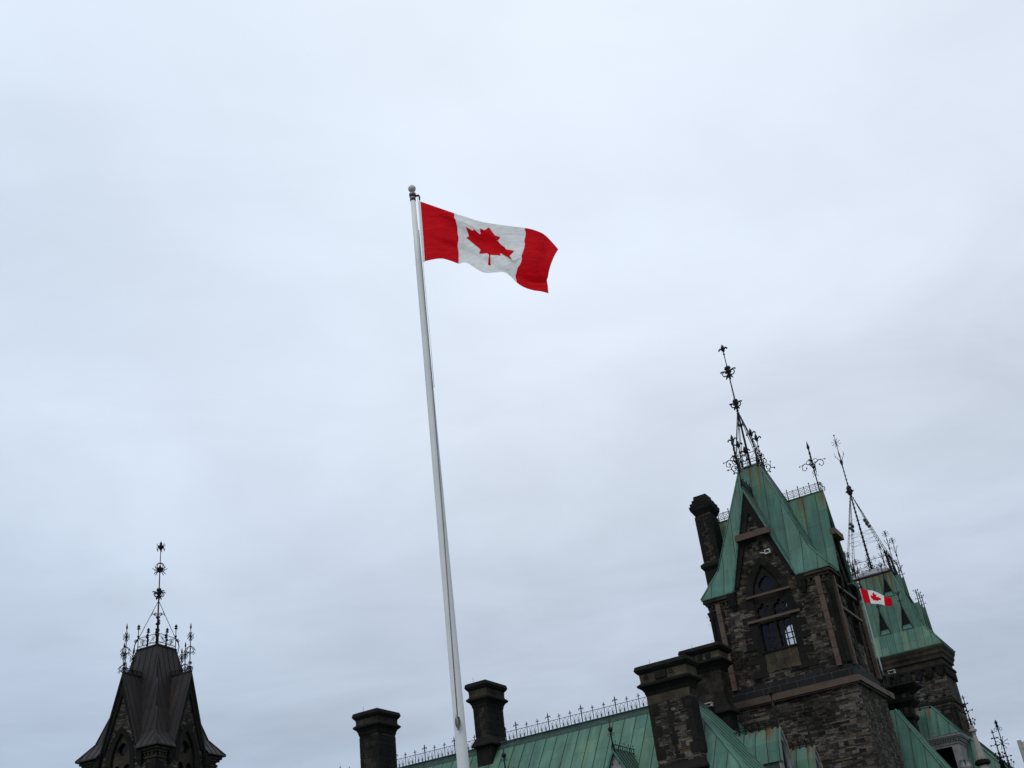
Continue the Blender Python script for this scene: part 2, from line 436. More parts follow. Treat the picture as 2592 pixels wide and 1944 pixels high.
def mat_cloth(name, col):
    m, t, b = new_mat(name)
    out = [n for n in t.nodes if n.type == 'OUTPUT_MATERIAL'][0]
    tc = t.nodes.new('ShaderNodeTexCoord')
    n = N(t, 'ShaderNodeTexNoise', ins={'Scale': 5.0, 'Detail': 4.0})
    t.links.new(tc.outputs['Object'], n.inputs[0])
    r = ramp(t, [(0.3, tuple(c * 0.9 for c in col)), (0.7, tuple(min(1, c * 1.06) for c in col))])
    t.links.new(n.outputs[0], r.inputs[0])
    t.links.new(r.outputs[0], b.inputs['Base Color'])
    b.inputs['Roughness'].default_value = 0.75
    tl = t.nodes.new('ShaderNodeBsdfTranslucent')
    t.links.new(r.outputs[0], tl.inputs[0])
    mx = N(t, 'ShaderNodeMixShader', ins={0: 0.42})
    t.links.new(b.outputs[0], mx.inputs[1])
    t.links.new(tl.outputs[0], mx.inputs[2])
    t.links.new(mx.outputs[0], out.inputs[0])
    w = N(t, 'ShaderNodeTexNoise', ins={'Scale': 2.2, 'Detail': 3.0, 'Distortion': 0.6})
    mp = N(t, 'ShaderNodeMapping')
    mp.inputs['Rotation'].default_value = (0, R(30), 0)
    mp.inputs['Scale'].default_value = (0.5, 1, 2.2)
    t.links.new(tc.outputs['Object'], mp.inputs[0])
    t.links.new(mp.outputs[0], w.inputs[0])
    bp = N(t, 'ShaderNodeBump', ins={'Strength': 0.45, 'Distance': 0.12})
    w2 = N(t, 'ShaderNodeTexNoise', ins={'Scale': 9.0, 'Detail': 4.0, 'Distortion': 1.0})
    t.links.new(mp.outputs[0], w2.inputs[0])
    t.links.new(math_n(t, 'ADD', w.outputs[0], math_n(t, 'MULTIPLY', w2.outputs[0], 0.35)), bp.inputs['Height'])
    t.links.new(bp.outputs[0], b.inputs['Normal'])
    t.links.new(bp.outputs[0], tl.inputs['Normal'])
    return m


M['red'] = mat_cloth('red_cloth', (0.74, 0.004, 0.012))
M['whitecloth'] = mat_cloth('white_cloth', (0.95, 0.935, 0.93))

# ------------------------------------------------------------------ mesh helpers


class MB:
    """collects geometry, then links it as ONE mesh object under its parent"""

    def __init__(self, T=None):
        self.v, self.f, self.m, self.uv, self.s = [], [], [], [], []
        self.T = T

    def face(self, pts, m=0, uv=None, smooth=False):
        i = len(self.v)
        if self.T:
            pts = [self.T(p) for p in pts]
        self.v += [tuple(p) for p in pts]
        self.f.append(tuple(range(i, i + len(pts))))
        self.m.append(m)
        self.uv.append(uv)
        self.s.append(smooth)

    def mesh(self, V, F, m=0, smooth=False):
        i = len(self.v)
        if self.T:
            V = [self.T(p) for p in V]
        self.v += [tuple(p) for p in V]
        for f in F:
            self.f.append(tuple(i + k for k in f))
            self.m.append(m)
            self.uv.append(None)
            self.s.append(smooth)

    def box(self, x0, x1, y0, y1, z0, z1, m=0):
        V = [(x0, y0, z0), (x1, y0, z0), (x1, y1, z0), (x0, y1, z0), (x0, y0, z1), (x1, y0, z1), (x1, y1, z1), (x0, y1, z1)]
        self.mesh(V, [(3, 2, 1, 0), (4, 5, 6, 7), (0, 1, 5, 4), (1, 2, 6, 5), (2, 3, 7, 6), (3, 0, 4, 7)], m)

    def levels(self, cx, cy, L, m=0, cap=True):
        """stacked rectangles (hx, hy, z)"""
        V, F = [], []
        for hx, hy, z in L:
            V += [(cx - hx, cy - hy, z), (cx + hx, cy - hy, z), (cx + hx, cy + hy, z), (cx - hx, cy + hy, z)]
        for k in range(len(L) - 1):
            for j in range(4):
                a, b2 = 4 * k + j, 4 * k + (j + 1) % 4
                F.append((a, b2, b2 + 4, a + 4))
        if cap:
            F.append((3, 2, 1, 0))
            n = 4 * (len(L) - 1)
            F.append((n, n + 1, n + 2, n + 3))
        self.mesh(V, F, m)

    def lathe(self, cx, cy, prof, n=12, m=0, smooth=True, rot=0.0, sx=1.0, sy=1.0):
        V, F = [], []
        for r, z in prof:
            for j in range(n):
                a = 2 * math.pi * j / n + rot
                V.append((cx + sx * r * math.cos(a), cy + sy * r * math.sin(a), z))
        for k in range(len(prof) - 1):
            for j in range(n):
                a, b2 = n * k + j, n * k + (j + 1) % n
                F.append((a, b2, b2 + n, a + n))
        F.append(tuple(range(n - 1, -1, -1)))
        k = n * (len(prof) - 1)
        F.append(tuple(range(k, k + n)))
        self.mesh(V, F, m, smooth)

    def tube(self, pts, r, n=5, m=0):
        pts = [Vector(p) for p in pts]
        k = len(pts)
        rr = r if isinstance(r, (list, tuple)) else [r] * k
        V, F = [], []
        for i, p in enumerate(pts):
            d = (pts[min(i + 1, k - 1)] - pts[max(i - 1, 0)])
            if d.length < 1e-9:
                d = Vector((0, 0, 1))
            d.normalize()
            u = d.cross(Vector((0.31, 0.77, 0.56)))
            if i and u.dot(pu) < 0:
                u = -u
            u.normalize()
            pu = u
            w2 = d.cross(u)
            for j in range(n):
                a = 2 * math.pi * j / n
                V.append(p + (u * math.cos(a) + w2 * math.sin(a)) * rr[i])
        for i in range(k - 1):
            for j in range(n):
                a, b2 = n * i + j, n * i + (j + 1) % n
                F.append((a, b2, b2 + n, a + n))
        F.append(tuple(range(n - 1, -1, -1)))
        F.append(tuple(range(n * (k - 1), n * k)))
        self.mesh(V, F, m, True)

    def ball(self, p, r, n=6, m=0):
        prof = [(r * math.sin(a) + 1e-4, p[2] - r * math.cos(a)) for a in [math.pi * i / 4 for i in range(5)]]
        self.lathe(p[0], p[1], prof, n, m)

    def prism(self, poly, axis, t0, t1, m=0):
        """poly in (x,z) extruded along y, (y,z) along x, or (x,y) along z"""
        def P(q, t):
            return (q[0], t, q[1]) if axis == 'y' else ((t, q[0], q[1]) if axis == 'x' else (q[0], q[1], t))
        n = len(poly)
        V = [P(q, t0) for q in poly] + [P(q, t1) for q in poly]
        F = [(i, (i + 1) % n, n + (i + 1) % n, n + i) for i in range(n)]
        self.mesh(V, F, m)
        tri = tessellate_polygon([[Vector((q[0], q[1], 0)) for q in poly]])
        self.mesh(V, [tuple(a for a in tr) for tr in tri] + [tuple(a + n for a in tr) for tr in tri], m)

    def panel(self, outer, holes, y0, y1, m=0, mr=None, mbk=None):
        """plate in (x,z) with holes, between depths y0 and y1, with the reveals"""
        loops = [outer] + holes
        tri = tessellate_polygon([[Vector((q[0], q[1], 0)) for q in L] for L in loops])
        flat = [q for L in loops for q in L]
        n = len(flat)
        V = [(q[0], y0, q[1]) for q in flat] + [(q[0], y1, q[1]) for q in flat]
        self.mesh(V, [tuple(tr) for tr in tri], m)
        self.mesh(V, [tuple(a + n for a in tr) for tr in tri], m if mbk is None else mbk)
        i = 0
        for li, L in enumerate(loops):
            k = len(L)
            self.mesh(V, [(i + j, i + (j + 1) % k, n + i + (j + 1) % k, n + i + j) for j in range(k)], m if (li == 0 or mr is None) else mr)
            i += k

    def slope(self, pts, m=0, ztop=None, rib=0, ribm=-1, rw=0.024, rh=0.03, u0=0.0):
        """a planar roof face with metre UVs (u along the eaves, v down the slope); ribs along the seams"""
        P = [Vector(p) for p in pts]
        nrm = Vector((0, 0, 0))
        for i in range(len(P)):
            nrm += (P[i] - P[0]).cross(P[(i + 1) % len(P)] - P[0])
        if nrm.z < 0:
            nrm = -nrm
            P.reverse()
        nrm.normalize()
        h = Vector((0, 0, 1)).cross(nrm)
        h.normalize()
        d = h.cross(nrm)
        if d.z > 0:
            d = -d
        zt = max(p.z for p in P) if ztop is None else ztop
        uv = [(p.dot(h) + u0, (zt - p.z) / max(1e-6, -d.z)) for p in P]
        self.face(P, m, uv)
        if rib:
            us = [q[0] for q in uv]
            k = math.ceil(min(us) / rib)
            while k * rib < max(us) - 1e-3:
                u = k * rib
                k += 1
                hits = []
                for i in range(len(P)):
                    ua, ub = uv[i][0], uv[(i + 1) % len(P)][0]
                    if (ua - u) * (ub - u) < 0:
                        hits.append(P[i].lerp(P[(i + 1) % len(P)], (u - ua) / (ub - ua)))
                if len(hits) == 2:
                    a, b2 = hits
                    hw = h * rw / 2
                    up = nrm * rh
                    dn = nrm * 0.01
                    V = [a - hw - dn, a + hw - dn, b2 + hw - dn, b2 - hw - dn, a - hw + up, a + hw + up, b2 + hw + up, b2 - hw + up]
                    self.mesh(V, [(4, 5, 6, 7), (0, 1, 5, 4), (1, 2, 6, 5), (2, 3, 7, 6), (3, 0, 4, 7)], ribm)

    def build(self, name, mats, parent=None, org=None, loc=None):
        me = bpy.data.meshes.new(name)
        if org is None and parent is not None:
            org = ORG.get(parent.name, (0, 0, 0))
        if org:
            vv = [(p[0] - org[0], p[1] - org[1], p[2] - org[2]) for p in self.v]
        else:
            vv = self.v
        me.from_pydata(vv, [], self.f)
        mats = list(mats) if isinstance(mats, (list, tuple)) else [mats]
        if -1 in self.m:
            mats.append('lead_seam' if mats[0] == 'lead' else 'seam')
            self.m = [len(mats) - 1 if k == -1 else k for k in self.m]
        for mt in mats:
            me.materials.append(M[mt])
        me.polygons.foreach_set('material_index', self.m)
        me.polygons.foreach_set('use_smooth', self.s)
        if any(self.uv):
            ul = me.uv_layers.new(name='UVMap')
            for p, uv in zip(me.polygons, self.uv):
                if uv:
                    for li, q in zip(p.loop_indices, uv):
                        ul.data[li].uv = q
        me.update()
        o = bpy.data.objects.new(name, me)
        COL.objects.link(o)
        if parent is not None:
            o.parent = parent
            ORG[o.name] = org if org else (0, 0, 0)
        if loc is not None:
            o.location = loc
        return o


ORG = {}
ROT = R(-28.0)
E1 = Vector((math.cos(ROT), math.sin(ROT), 0))
E2 = Vector((-math.sin(ROT), math.cos(ROT), 0))


def thing(name, label, cat, org, rot=ROT, local=False, group=None):
    """an Empty at the thing's base; parts are given in block coordinates (a along the wing, b depth, z up)"""
    o = bpy.data.objects.new(name, None)
    COL.objects.link(o)
    o.location = E1 * org[0] + E2 * org[1] + Vector((0, 0, org[2]))
    o.rotation_euler = (0, 0, rot)
    ORG[o.name] = (0, 0, 0) if local else org
    tag(o, label, cat, group)
    return o


def tag(o, label, cat, group=None):
    o['label'] = label
    o['category'] = cat
    if group:
        o['group'] = group


def dup(o, parent, loc):
    c = o.copy()
    COL.objects.link(c)
    c.parent = parent
    c.location = loc
    for ch in list(o.children):
        d = ch.copy()
        COL.objects.link(d)
        d.parent = c
    return c


def arch(cx, hw, zs, zsp, zap, n=8):
    """pointed arch outline, counter-clockwise, in (x,z)"""
    L = [(cx - hw, zs), (cx + hw, zs), (cx + hw, zsp)]
    h = zap - zsp
    c = (h * h - hw * hw) / (2 * hw)          # arcs centred at the far side
    rad = c + hw
    a1 = math.asin(min(1, h / rad))
    for i in range(1, n + 1):
        a = a1 * i / n
        L.append((cx - c + rad * math.cos(a), zsp + rad * math.sin(a)))
    for i in range(n - 1, -1, -1):
        a = a1 * i / n
        L.append((cx + c - rad * math.cos(a), zsp + rad * math.sin(a)))
    return L


def circ(cx, cz, r, n=16, lob=0.0):
    return [(cx + r * (1 + lob * math.cos(4 * t)) * math.cos(t), cz + r * (1 + lob * math.cos(4 * t)) * math.sin(t))
            for t in [2 * math.pi * i / n for i in range(n)]]


# ---- wrought iron pieces (x,y,z = foot)
def curl(mb, p, dx, dy, r, rt, up=1, turns=1.1, n=10):
    """C-scroll leaving p sideways along (dx,dy)"""
    pts = []
    for i in range(n + 1):
        t = i / n
        a = turns * 2 * math.pi * t
        rr = r * (1 - 0.62 * t)
        s = r - rr * math.cos(a) if False else r * 1.0 - rr * math.cos(a)
        pts.append((p[0] + dx * s, p[1] + dy * s, p[2] + up * rr * math.sin(a)))
    mb.tube(pts, [rt * (1 - 0.35 * i / n) for i in range(n + 1)], 4)
    mb.ball(pts[-1], rt * 1.7, 5)


def fleur(mb, x, y, z, s, r=None, spear=True):
    """fleur-de-lis head of height s with four petals"""
    r = r or s * 0.05
    if spear:
        mb.lathe(x, y, [(r, z), (r * 1.5, z + s * 0.2), (r * 1.2, z + s * 0.35), (r * 3.0, z + s * 0.62), (r * 1.6, z + s * 0.82), (0.004, z + s)], 6)
    for dx, dy in ((1, 0), (-1, 0), (0, 1), (0, -1)):
        pts = [(x, y, z + s * 0.18), (x + dx * s * 0.16, y + dy * s * 0.16, z + s * 0.42), (x + dx * s * 0.34, y + dy * s * 0.34, z + s * 0.52),
               (x + dx * s * 0.44, y + dy * s * 0.44, z + s * 0.42), (x + dx * s * 0.42, y + dy * s * 0.42, z + s * 0.30)]
        mb.tube(pts, [r, r * 1.6, r * 1.6, r * 1.3, r * 1.2], 5)
    mb.lathe(x, y, [(r * 2.2, z + s * 0.22), (r * 2.6, z + s * 0.27), (r * 2.2, z + s * 0.32)], 6)


def star(mb, x, y, z, R0, r, n=8, ends=True, planes=((1, 0), (0, 1))):
    """snowflake of rods with ball ends"""
    for px, py in planes:
        for i in range(n):
            a = 2 * math.pi * i / n + math.pi / n
            q = (x + px * R0 * math.cos(a), y + py * R0 * math.cos(a), z + R0 * math.sin(a))
            mb.tube([(x, y, z), q], r, 4)
            if ends:
                mb.ball(q, r * 1.9, 5)


def crown_node(mb, x, y, z, s, r, curls=4, down=True):
    """leafy knot on a mast: swelling, upturned leaves and C-scrolls"""
    mb.lathe(x, y, [(r, z - s * 0.55), (r * 2.6, z - s * 0.3), (r * 1.6, z - s * 0.1), (r * 3.3, z + s * 0.12), (r * 1.8, z + s * 0.35), (r * 2.6, z + s * 0.5), (r, z + s * 0.7)], 8)
    for i in range(curls):
        a = 2 * math.pi * i / curls
        dx, dy = math.cos(a), math.sin(a)
        curl(mb, (x, y, z), dx, dy, s * 0.34, r * 0.8, up=-1, turns=0.95)
        mb.tube([(x, y, z - s * 0.1), (x + dx * s * 0.3, y + dy * s * 0.3, z + s * 0.2), (x + dx * s * 0.55, y + dy * s * 0.55, z + s * 0.26), (x + dx * s * 0.72, y + dy * s * 0.72, z + s * 0.18)],
                [r, r * 0.9, r * 0.8, r * 1.2], 4)
        mb.tube([(x, y, z + s * 0.2), (x + dx * s * 0.24, y + dy * s * 0.24, z + s * 0.42), (x + dx * s * 0.16, y + dy * s * 0.16, z + s * 0.62)], [r * 1.2, r * 1.2, r], 4)
        if down:
            mb.tube([(x, y, z - s * 0.25), (x + dx * s * 0.22, y + dy * s * 0.22, z - s * 0.42), (x + dx * s * 0.3, y + dy * s * 0.3, z - s * 0.6)], [r, r * 1.1, r * 0.8], 4)


def rot4(k, cx=0.0, cy=0.0):
    c, s = [(1, 0), (0, 1), (-1, 0), (0, -1)][k]

    def T(p):
        return (cx + c * p[0] - s * p[1], cy + s * p[0] + c * p[1], p[2])
    return T

# ------------------------------------------------------------------ ground
g = MB()
g.face([(-900, -700, 0), (900, -700, 0), (900, 1100, 0), (-900, 1100, 0)])
go = g.build('ground', 'lawn')
go['kind'] = 'structure'
g = MB()
g.face([(-14, -20, 0.004), (14, -20, 0.004), (14, 40, 0.004), (-14, 40, 0.004)])
go = g.build('pavement', 'paving')
go['kind'] = 'structure'

# ------------------------------------------------------------------ flagpole and flag in front
PX, PY = -1.837, 21.923
AZ = R(-4.79)
RV = Vector((math.cos(AZ), -math.sin(AZ), 0))       # to the right, square to the line of sight
FV = Vector((math.sin(AZ), math.cos(AZ), 0))


def flagpole(name, label, base, H, r0, r1, ballr, group, mt='pole'):
    o = bpy.data.objects.new(name, None)
    COL.objects.link(o)
    o.location = base
    tag(o, label, 'flagpole', group)
    p = MB()
    k = 10
    p.lathe(0, 0, [(r0 + (r1 - r0) * i / k, H * i / k) for i in range(k + 1)], 24)
    p.build('pole', mt, o)
    b = MB()
    n = 10
    zc = H + ballr * 3.0
    b.lathe(0, 0, [(max(0.004, ballr * math.sin(math.pi * i / n)), zc - ballr * math.cos(math.pi * i / n)) for i in range(n + 1)], 20)
    b.lathe(0, 0, [(ballr * 0.22, H + 0.02), (ballr * 0.22, zc - ballr * 0.9)], 8)
    b.build('ball_finial', 'ball', o)
    return o


fp = flagpole('flagpole', 'tall white flagpole with a grey ball top standing in front of the buildings', (PX, PY, 0), 19.42, 0.136, 0.064, 0.098, 'flagpoles')
t_ = MB()
t_.lathe(0, 0, [(0.07, 19.32), (0.074, 19.33), (0.074, 19.36), (0.07, 19.37)], 16)
t_.lathe(0, 0, [(0.07, 19.44), (0.08, 19.45), (0.08, 19.48), (0.07, 19.49)], 16)
t_.lathe(0, 0, [(0.07, 19.371), (0.07, 19.439)], 16, 1)
t_.lathe(0, 0, [(0.075, 19.491), (0.085, 19.50), (0.085, 19.55), (0.04, 19.57)], 16, 1)
t_.tube([RV * 0.05 + Vector((0, 0, 19.47)), RV * 0.15 + Vector((0, 0, 19.49)), RV * 0.165 + Vector((0, 0, 19.44)), RV * 0.16 + Vector((0, 0, 19.34))], [0.03, 0.026, 0.022, 0.018], 8)
t_.build('truck_pulley', ['iron', 'steel'], fp)
h_ = MB()
h_.tube([RV * 0.115 + Vector((0, 0, 19.46)), RV * 0.105 - FV * 0.02 + Vector((0, 0, 17.0)), RV * 0.112 - FV * 0.05 + Vector((0, 0, 15.2)), RV * 0.10 - FV * 0.04 + Vector((0, 0, 14.0))], 0.007, 6)
h_.build('halyard', 'rope_white', fp)
h2 = MB()
h2.tube([RV * 0.078 - FV * 0.04 + Vector((0, 0, 18.4)), RV * 0.075 - FV * 0.06 + Vector((0, 0, 14.5)), RV * 0.035 - FV * 0.103 + Vector((0, 0, 11)), RV * -0.005 - FV * 0.118 + Vector((0, 0, 8.6)), RV * -0.028 - FV * 0.122 + Vector((0, 0, 6.75))], 0.0085, 6)
h2.build('halyard', 'rope', fp)
cl_ = MB()
for i in range(5):
    a = i * 0.5
    pts = []
    for j in range(15):
        th = 2 * math.pi * j / 14
        q = RV * (-0.03 + 0.034 * math.cos(th) + 0.006 * i - 0.012) - FV * (0.135 + 0.008 * i) + Vector((0, 0, 6.62 + 0.10 * math.sin(th) + 0.01 * math.sin(a * 3)))
        pts.append(q)
    cl_.tube(pts, 0.010, 5)
cl_.build('rope_coil', 'rope', fp)
ck = MB()
ck.tube([RV * -0.055 - FV * 0.15 + Vector((0, 0, 6.76)), RV * -0.03 - FV * 0.19 + Vector((0, 0, 6.62)), RV * -0.035 - FV * 0.15 + Vector((0, 0, 6.46))], [0.012, 0.018, 0.012], 6)
ck.tube([RV * -0.03 - FV * 0.12 + Vector((0, 0, 6.62)), RV * -0.03 - FV * 0.185 + Vector((0, 0, 6.62))], 0.02, 6)
ck.build('cleat', 'steel', fp)

LEAFH = [(-90, 2030), (-45, 1167), (-71, 1098), (-156, 1069), (-1015, 1220), (-899, 900), (-898, 862), (-919, 827), (-1860, 65), (-1648, -34), (-1614, -70), (-1614, -113),
         (-1800, -685), (-1258, -570), (-1214, -573), (-1185, -608), (-1080, -855), (-657, -401), (-600, -386), (-546, -458), (-750, -1510), (-423, -1321), (-372, -1314), (-332, -1348), (0, -2000)]
LEAF = [(0.5 + x / 9600, 0.5 + y / 4800) for x, y in LEAFH] + [(0.5 - x / 9600, 0.5 + y / 4800) for x, y in reversed(LEAFH[:-1])]


def inside(p, poly):
    x, y = p
    c = False
    for i in range(len(poly)):
        x1, y1 = poly[i]
        x2, y2 = poly[i - 1]
        if (y1 > y) != (y2 > y) and x < (x2 - x1) * (y - y1) / (y2 - y1) + x1:
            c = not c
    return c


def spline(P, t):
    """Catmull-Rom through equally spaced control points"""
    n = len(P) - 1
    f = min(max(t * n, 0), n - 1e-6)
    i = int(f)
    f -= i
    p1, p2 = Vector(P[i]), Vector(P[i + 1])
    p0 = Vector(P[i - 1]) if i else p1 * 2 - p2
    p3 = Vector(P[i + 2]) if i + 2 <= n else p2 * 2 - p1
    return 0.5 * ((2 * p1) + (p2 - p0) * f + (2 * p0 - 5 * p1 + 4 * p2 - p3) * f * f + (3 * p1 - p0 - 3 * p2 + p3) * f ** 3)


def make_flag(name, label, base, rv, fv, top, mid, bot, depth, group, nu=72, nv=36, fix=None, rise=0.0):
    """cloth with its own folds; control curves are metres right of the pole and metres up, depth() metres away"""
    pts, edges, kind = [], [], []
    for j in range(nv + 1):
        for i in range(nu + 1):
            pts.append(Vector((i / nu, j / nv)))
    k0 = len(pts)
    pts += [Vector(p) for p in LEAF]
    n = len(LEAF)
    edges += [(k0 + i, k0 + (i + 1) % n) for i in range(n)]
    col = lambda i: [(j * (nu + 1) + i, (j + 1) * (nu + 1) + i) for j in range(nv)]
    edges += col(nu // 4) + col(3 * nu // 4) + col(0) + col(nu)
    V, _, F, *_r = delaunay_2d_cdt(pts, edges, [], 0, 1e-6)
    mb = MB()
    W = []
    for p in V:
        u, v = p.x, p.y
        a, b, c = spline(top, u), spline(mid, u), spline(bot, u)
        q = a * (2 * (v - 0.5) * (v - 1)) + b * (4 * v * (1 - v)) + c * (2 * v * (v - 0.5))
        if fix:
            q = q + fix(u, v)
        d, du, dz = depth(u, v)
        W.append(rv * (q.x + du) + (fv + Vector((0, 0, rise))) * d + Vector((0, 0, q.y + dz)))
    mb.v = [tuple(w_) for w_ in W]
    for f in F:
        c = sum((V[i] for i in f), Vector((0, 0))) / len(f)
        red = c.x < 0.25 or c.x > 0.75 or inside((c.x, c.y), LEAF)
        mb.f.append(tuple(f))
        mb.m.append(0 if red else 1)
        mb.uv.append(None)
        mb.s.append(True)
    o = mb.build(name, ['red', 'whitecloth'])
    o.location = base
    tag(o, label, 'flag', group)
    hd = MB()
    hs = [spline([top[0], mid[0], bot[0]], i / 8) for i in range(9)]
    ww = (top[-1][0] - top[0][0]) * 0.010
    for i in range(8):
        p, q = hs[i], hs[i + 1]
        A = [rv * (p.x - ww) + Vector((0, 0, p.y)), rv * (p.x + ww * 0.7) + Vector((0, 0, p.y)), rv * (q.x + ww * 0.7) + Vector((0, 0, q.y)), rv * (q.x - ww) + Vector((0, 0, q.y))]
        V8 = [a - fv * 0.012 for a in A] + [a + fv * 0.012 for a in A]
        hd.mesh(V8, [(0, 1, 2, 3), (7, 6, 5, 4), (0, 4, 5, 1), (3, 2, 6, 7), (0, 3, 7, 4), (1, 5, 6, 2)])
    hd.build('hoist_band', 'rope_white', o)
    return o


def g_(x, c, s):
    return math.exp(-((x - c) / s) ** 2)


def big_depth(u, v):
    # long diagonal folds running down from the upper hoist corner, a roll at the fly
    s1 = v - (0.10 + 0.80 * u)
    s2 = v - (0.60 + 0.60 * u)
    d = 0.13 * math.sin(u * 6.4 + 0.4) * (0.2 + u)
    d += 0.18 * (math.tanh(s1 / 0.05) * 0.5) * min(1, u * 5) * g_(u, 0.40, 0.32) + 0.07 * g_(s1, -0.05, 0.06) * min(1, u * 5) * g_(u, 0.4, 0.35)
    d += 0.10 * g_(s2, 0, 0.07) * min(1, u * 4) * g_(u, 0.3, 0.4)
    d += 0.04 * math.sin(9 * u + 7 * v) * u
    s4 = v - (0.86 - 0.10 * (u - 0.8) / 0.2)
    d += 0.16 * g_(s4, 0, 0.05) * max(0, (u - 0.72) / 0.28) + 0.10 * g_(u, 0.93, 0.05) * (1 - v)
    return d, 0, 0


TOP = [(0.159, 19.308), (0.568, 19.081), (0.974, 18.855), (1.285, 18.688), (1.624, 18.524), (2.12, 18.368), (2.627, 18.238), (2.847, 18.160), (3.082, 18.01), (3.25, 17.788), (3.391, 17.522)]
MID = [(0.149, 18.37), (0.582, 18.291), (1.0, 18.213), (1.348, 18.119), (1.778, 17.90), (2.145, 17.60), (2.464, 17.40), (2.64, 17.30), (2.801, 17.176), (2.962, 17.066), (3.105, 16.981)]
BOT = [(0.132, 17.486), (0.56, 17.525), (0.955, 17.335), (1.158, 17.338), (1.529, 17.009), (2.0, 16.985), (2.259, 16.67), (2.413, 16.516), (2.629, 16.403), (2.813, 16.35), (2.985, 16.276)]


def even(C):
    """resample so that the two bars take a quarter each and the white half (control points 0..2..6..10)"""
    a, b, c = C[0:3], C[2:7], C[6:11]
    out = []
    for seg, k in ((a, 4), (b, 8), (c, 4)):
        for i in range(k):
            out.append(tuple(spline(seg, i / k)))
    out.append(tuple(C[-1]))
    return out


ANCH = [((0.306, 0.5135), (1.208, 18.085)), ((0.3125, 0.357), (1.23, 18.423)), ((0.422, 0.185), (1.545, 18.331)), ((0.5, 0.083), (1.78, 18.32)), ((0.578, 0.185), (2.003, 18.019)), ((0.6125, 0.322), (2.069, 17.723)), ((0.6875, 0.357), (2.296, 17.577)),
        ((0.694, 0.5135), (2.211, 17.34)), ((0.606, 0.754), (1.963, 17.471)), ((0.394, 0.754), (1.479, 17.567)), ((0.5, 0.92), (1.707, 17.237)), ((0.5, 0.64), (1.732, 17.673)), ((0.25, 0.12), (0.957, 18.708)), ((0.25, 0.17), (1.0, 18.653)), ((0.25, 0.45), (1.011, 18.237)),
        ((0.25, 0.74), (0.972, 17.803)), ((0.25, 0.79), (0.995, 17.752)), ((0.75, 0.1), (2.642, 18.078)), ((0.75, 0.35), (2.575, 17.746)), ((0.75, 0.6), (2.448, 17.329)), ((0.75, 0.8), (2.305, 17.037)), ((0.75, 0.9), (2.241, 16.845)), ((0.44, 0.4), (1.55, 18.184)), ((0.56, 0.45), (1.913, 17.907))]


def make_fix(top, mid, bot, anchors):
    """smooth pull of the cloth towards the way its folds carry the leaf"""
    D = []
    for (u, v), t in anchors:
        a, b, c = spline(top, u), spline(mid, u), spline(bot, u)
        q = a * (2 * (v - 0.5) * (v - 1)) + b * (4 * v * (1 - v)) + c * (2 * v * (v - 0.5))
        D.append((u * 2, v, Vector(t) - q))
    for i in range(25):
        D += [(i / 12, 0.0, Vector((0, 0))), (i / 12, 1.0, Vector((0, 0)))]
    for i in range(1, 8):
        D += [(0.0, i / 8, Vector((0, 0))), (2.0, i / 8, Vector((0, 0))), (0.2, i / 8, Vector((0, 0))), (1.75, i / 8, Vector((0, 0)))]

    def f(u, v):
        W, S = 0.0, Vector((0, 0))
        for x, y, d in D:
            w_ = 1.0 / (((u * 2 - x) ** 2 + (v - y) ** 2) + 0.002) ** 1.6
            W += w_
            S += d * w_
        return S / W
    return f


FIX = make_fix(even(TOP), even(MID), even(BOT), ANCH)
make_flag('flag', 'large red and white maple leaf flag flying from the tall white pole', (PX, PY, 0), RV, FV, even(TOP), even(MID), even(BOT), big_depth, 'maple leaf flags', 96, 48, FIX, 0.74)

# ------------------------------------------------------------------ square pavilion towers with four gables


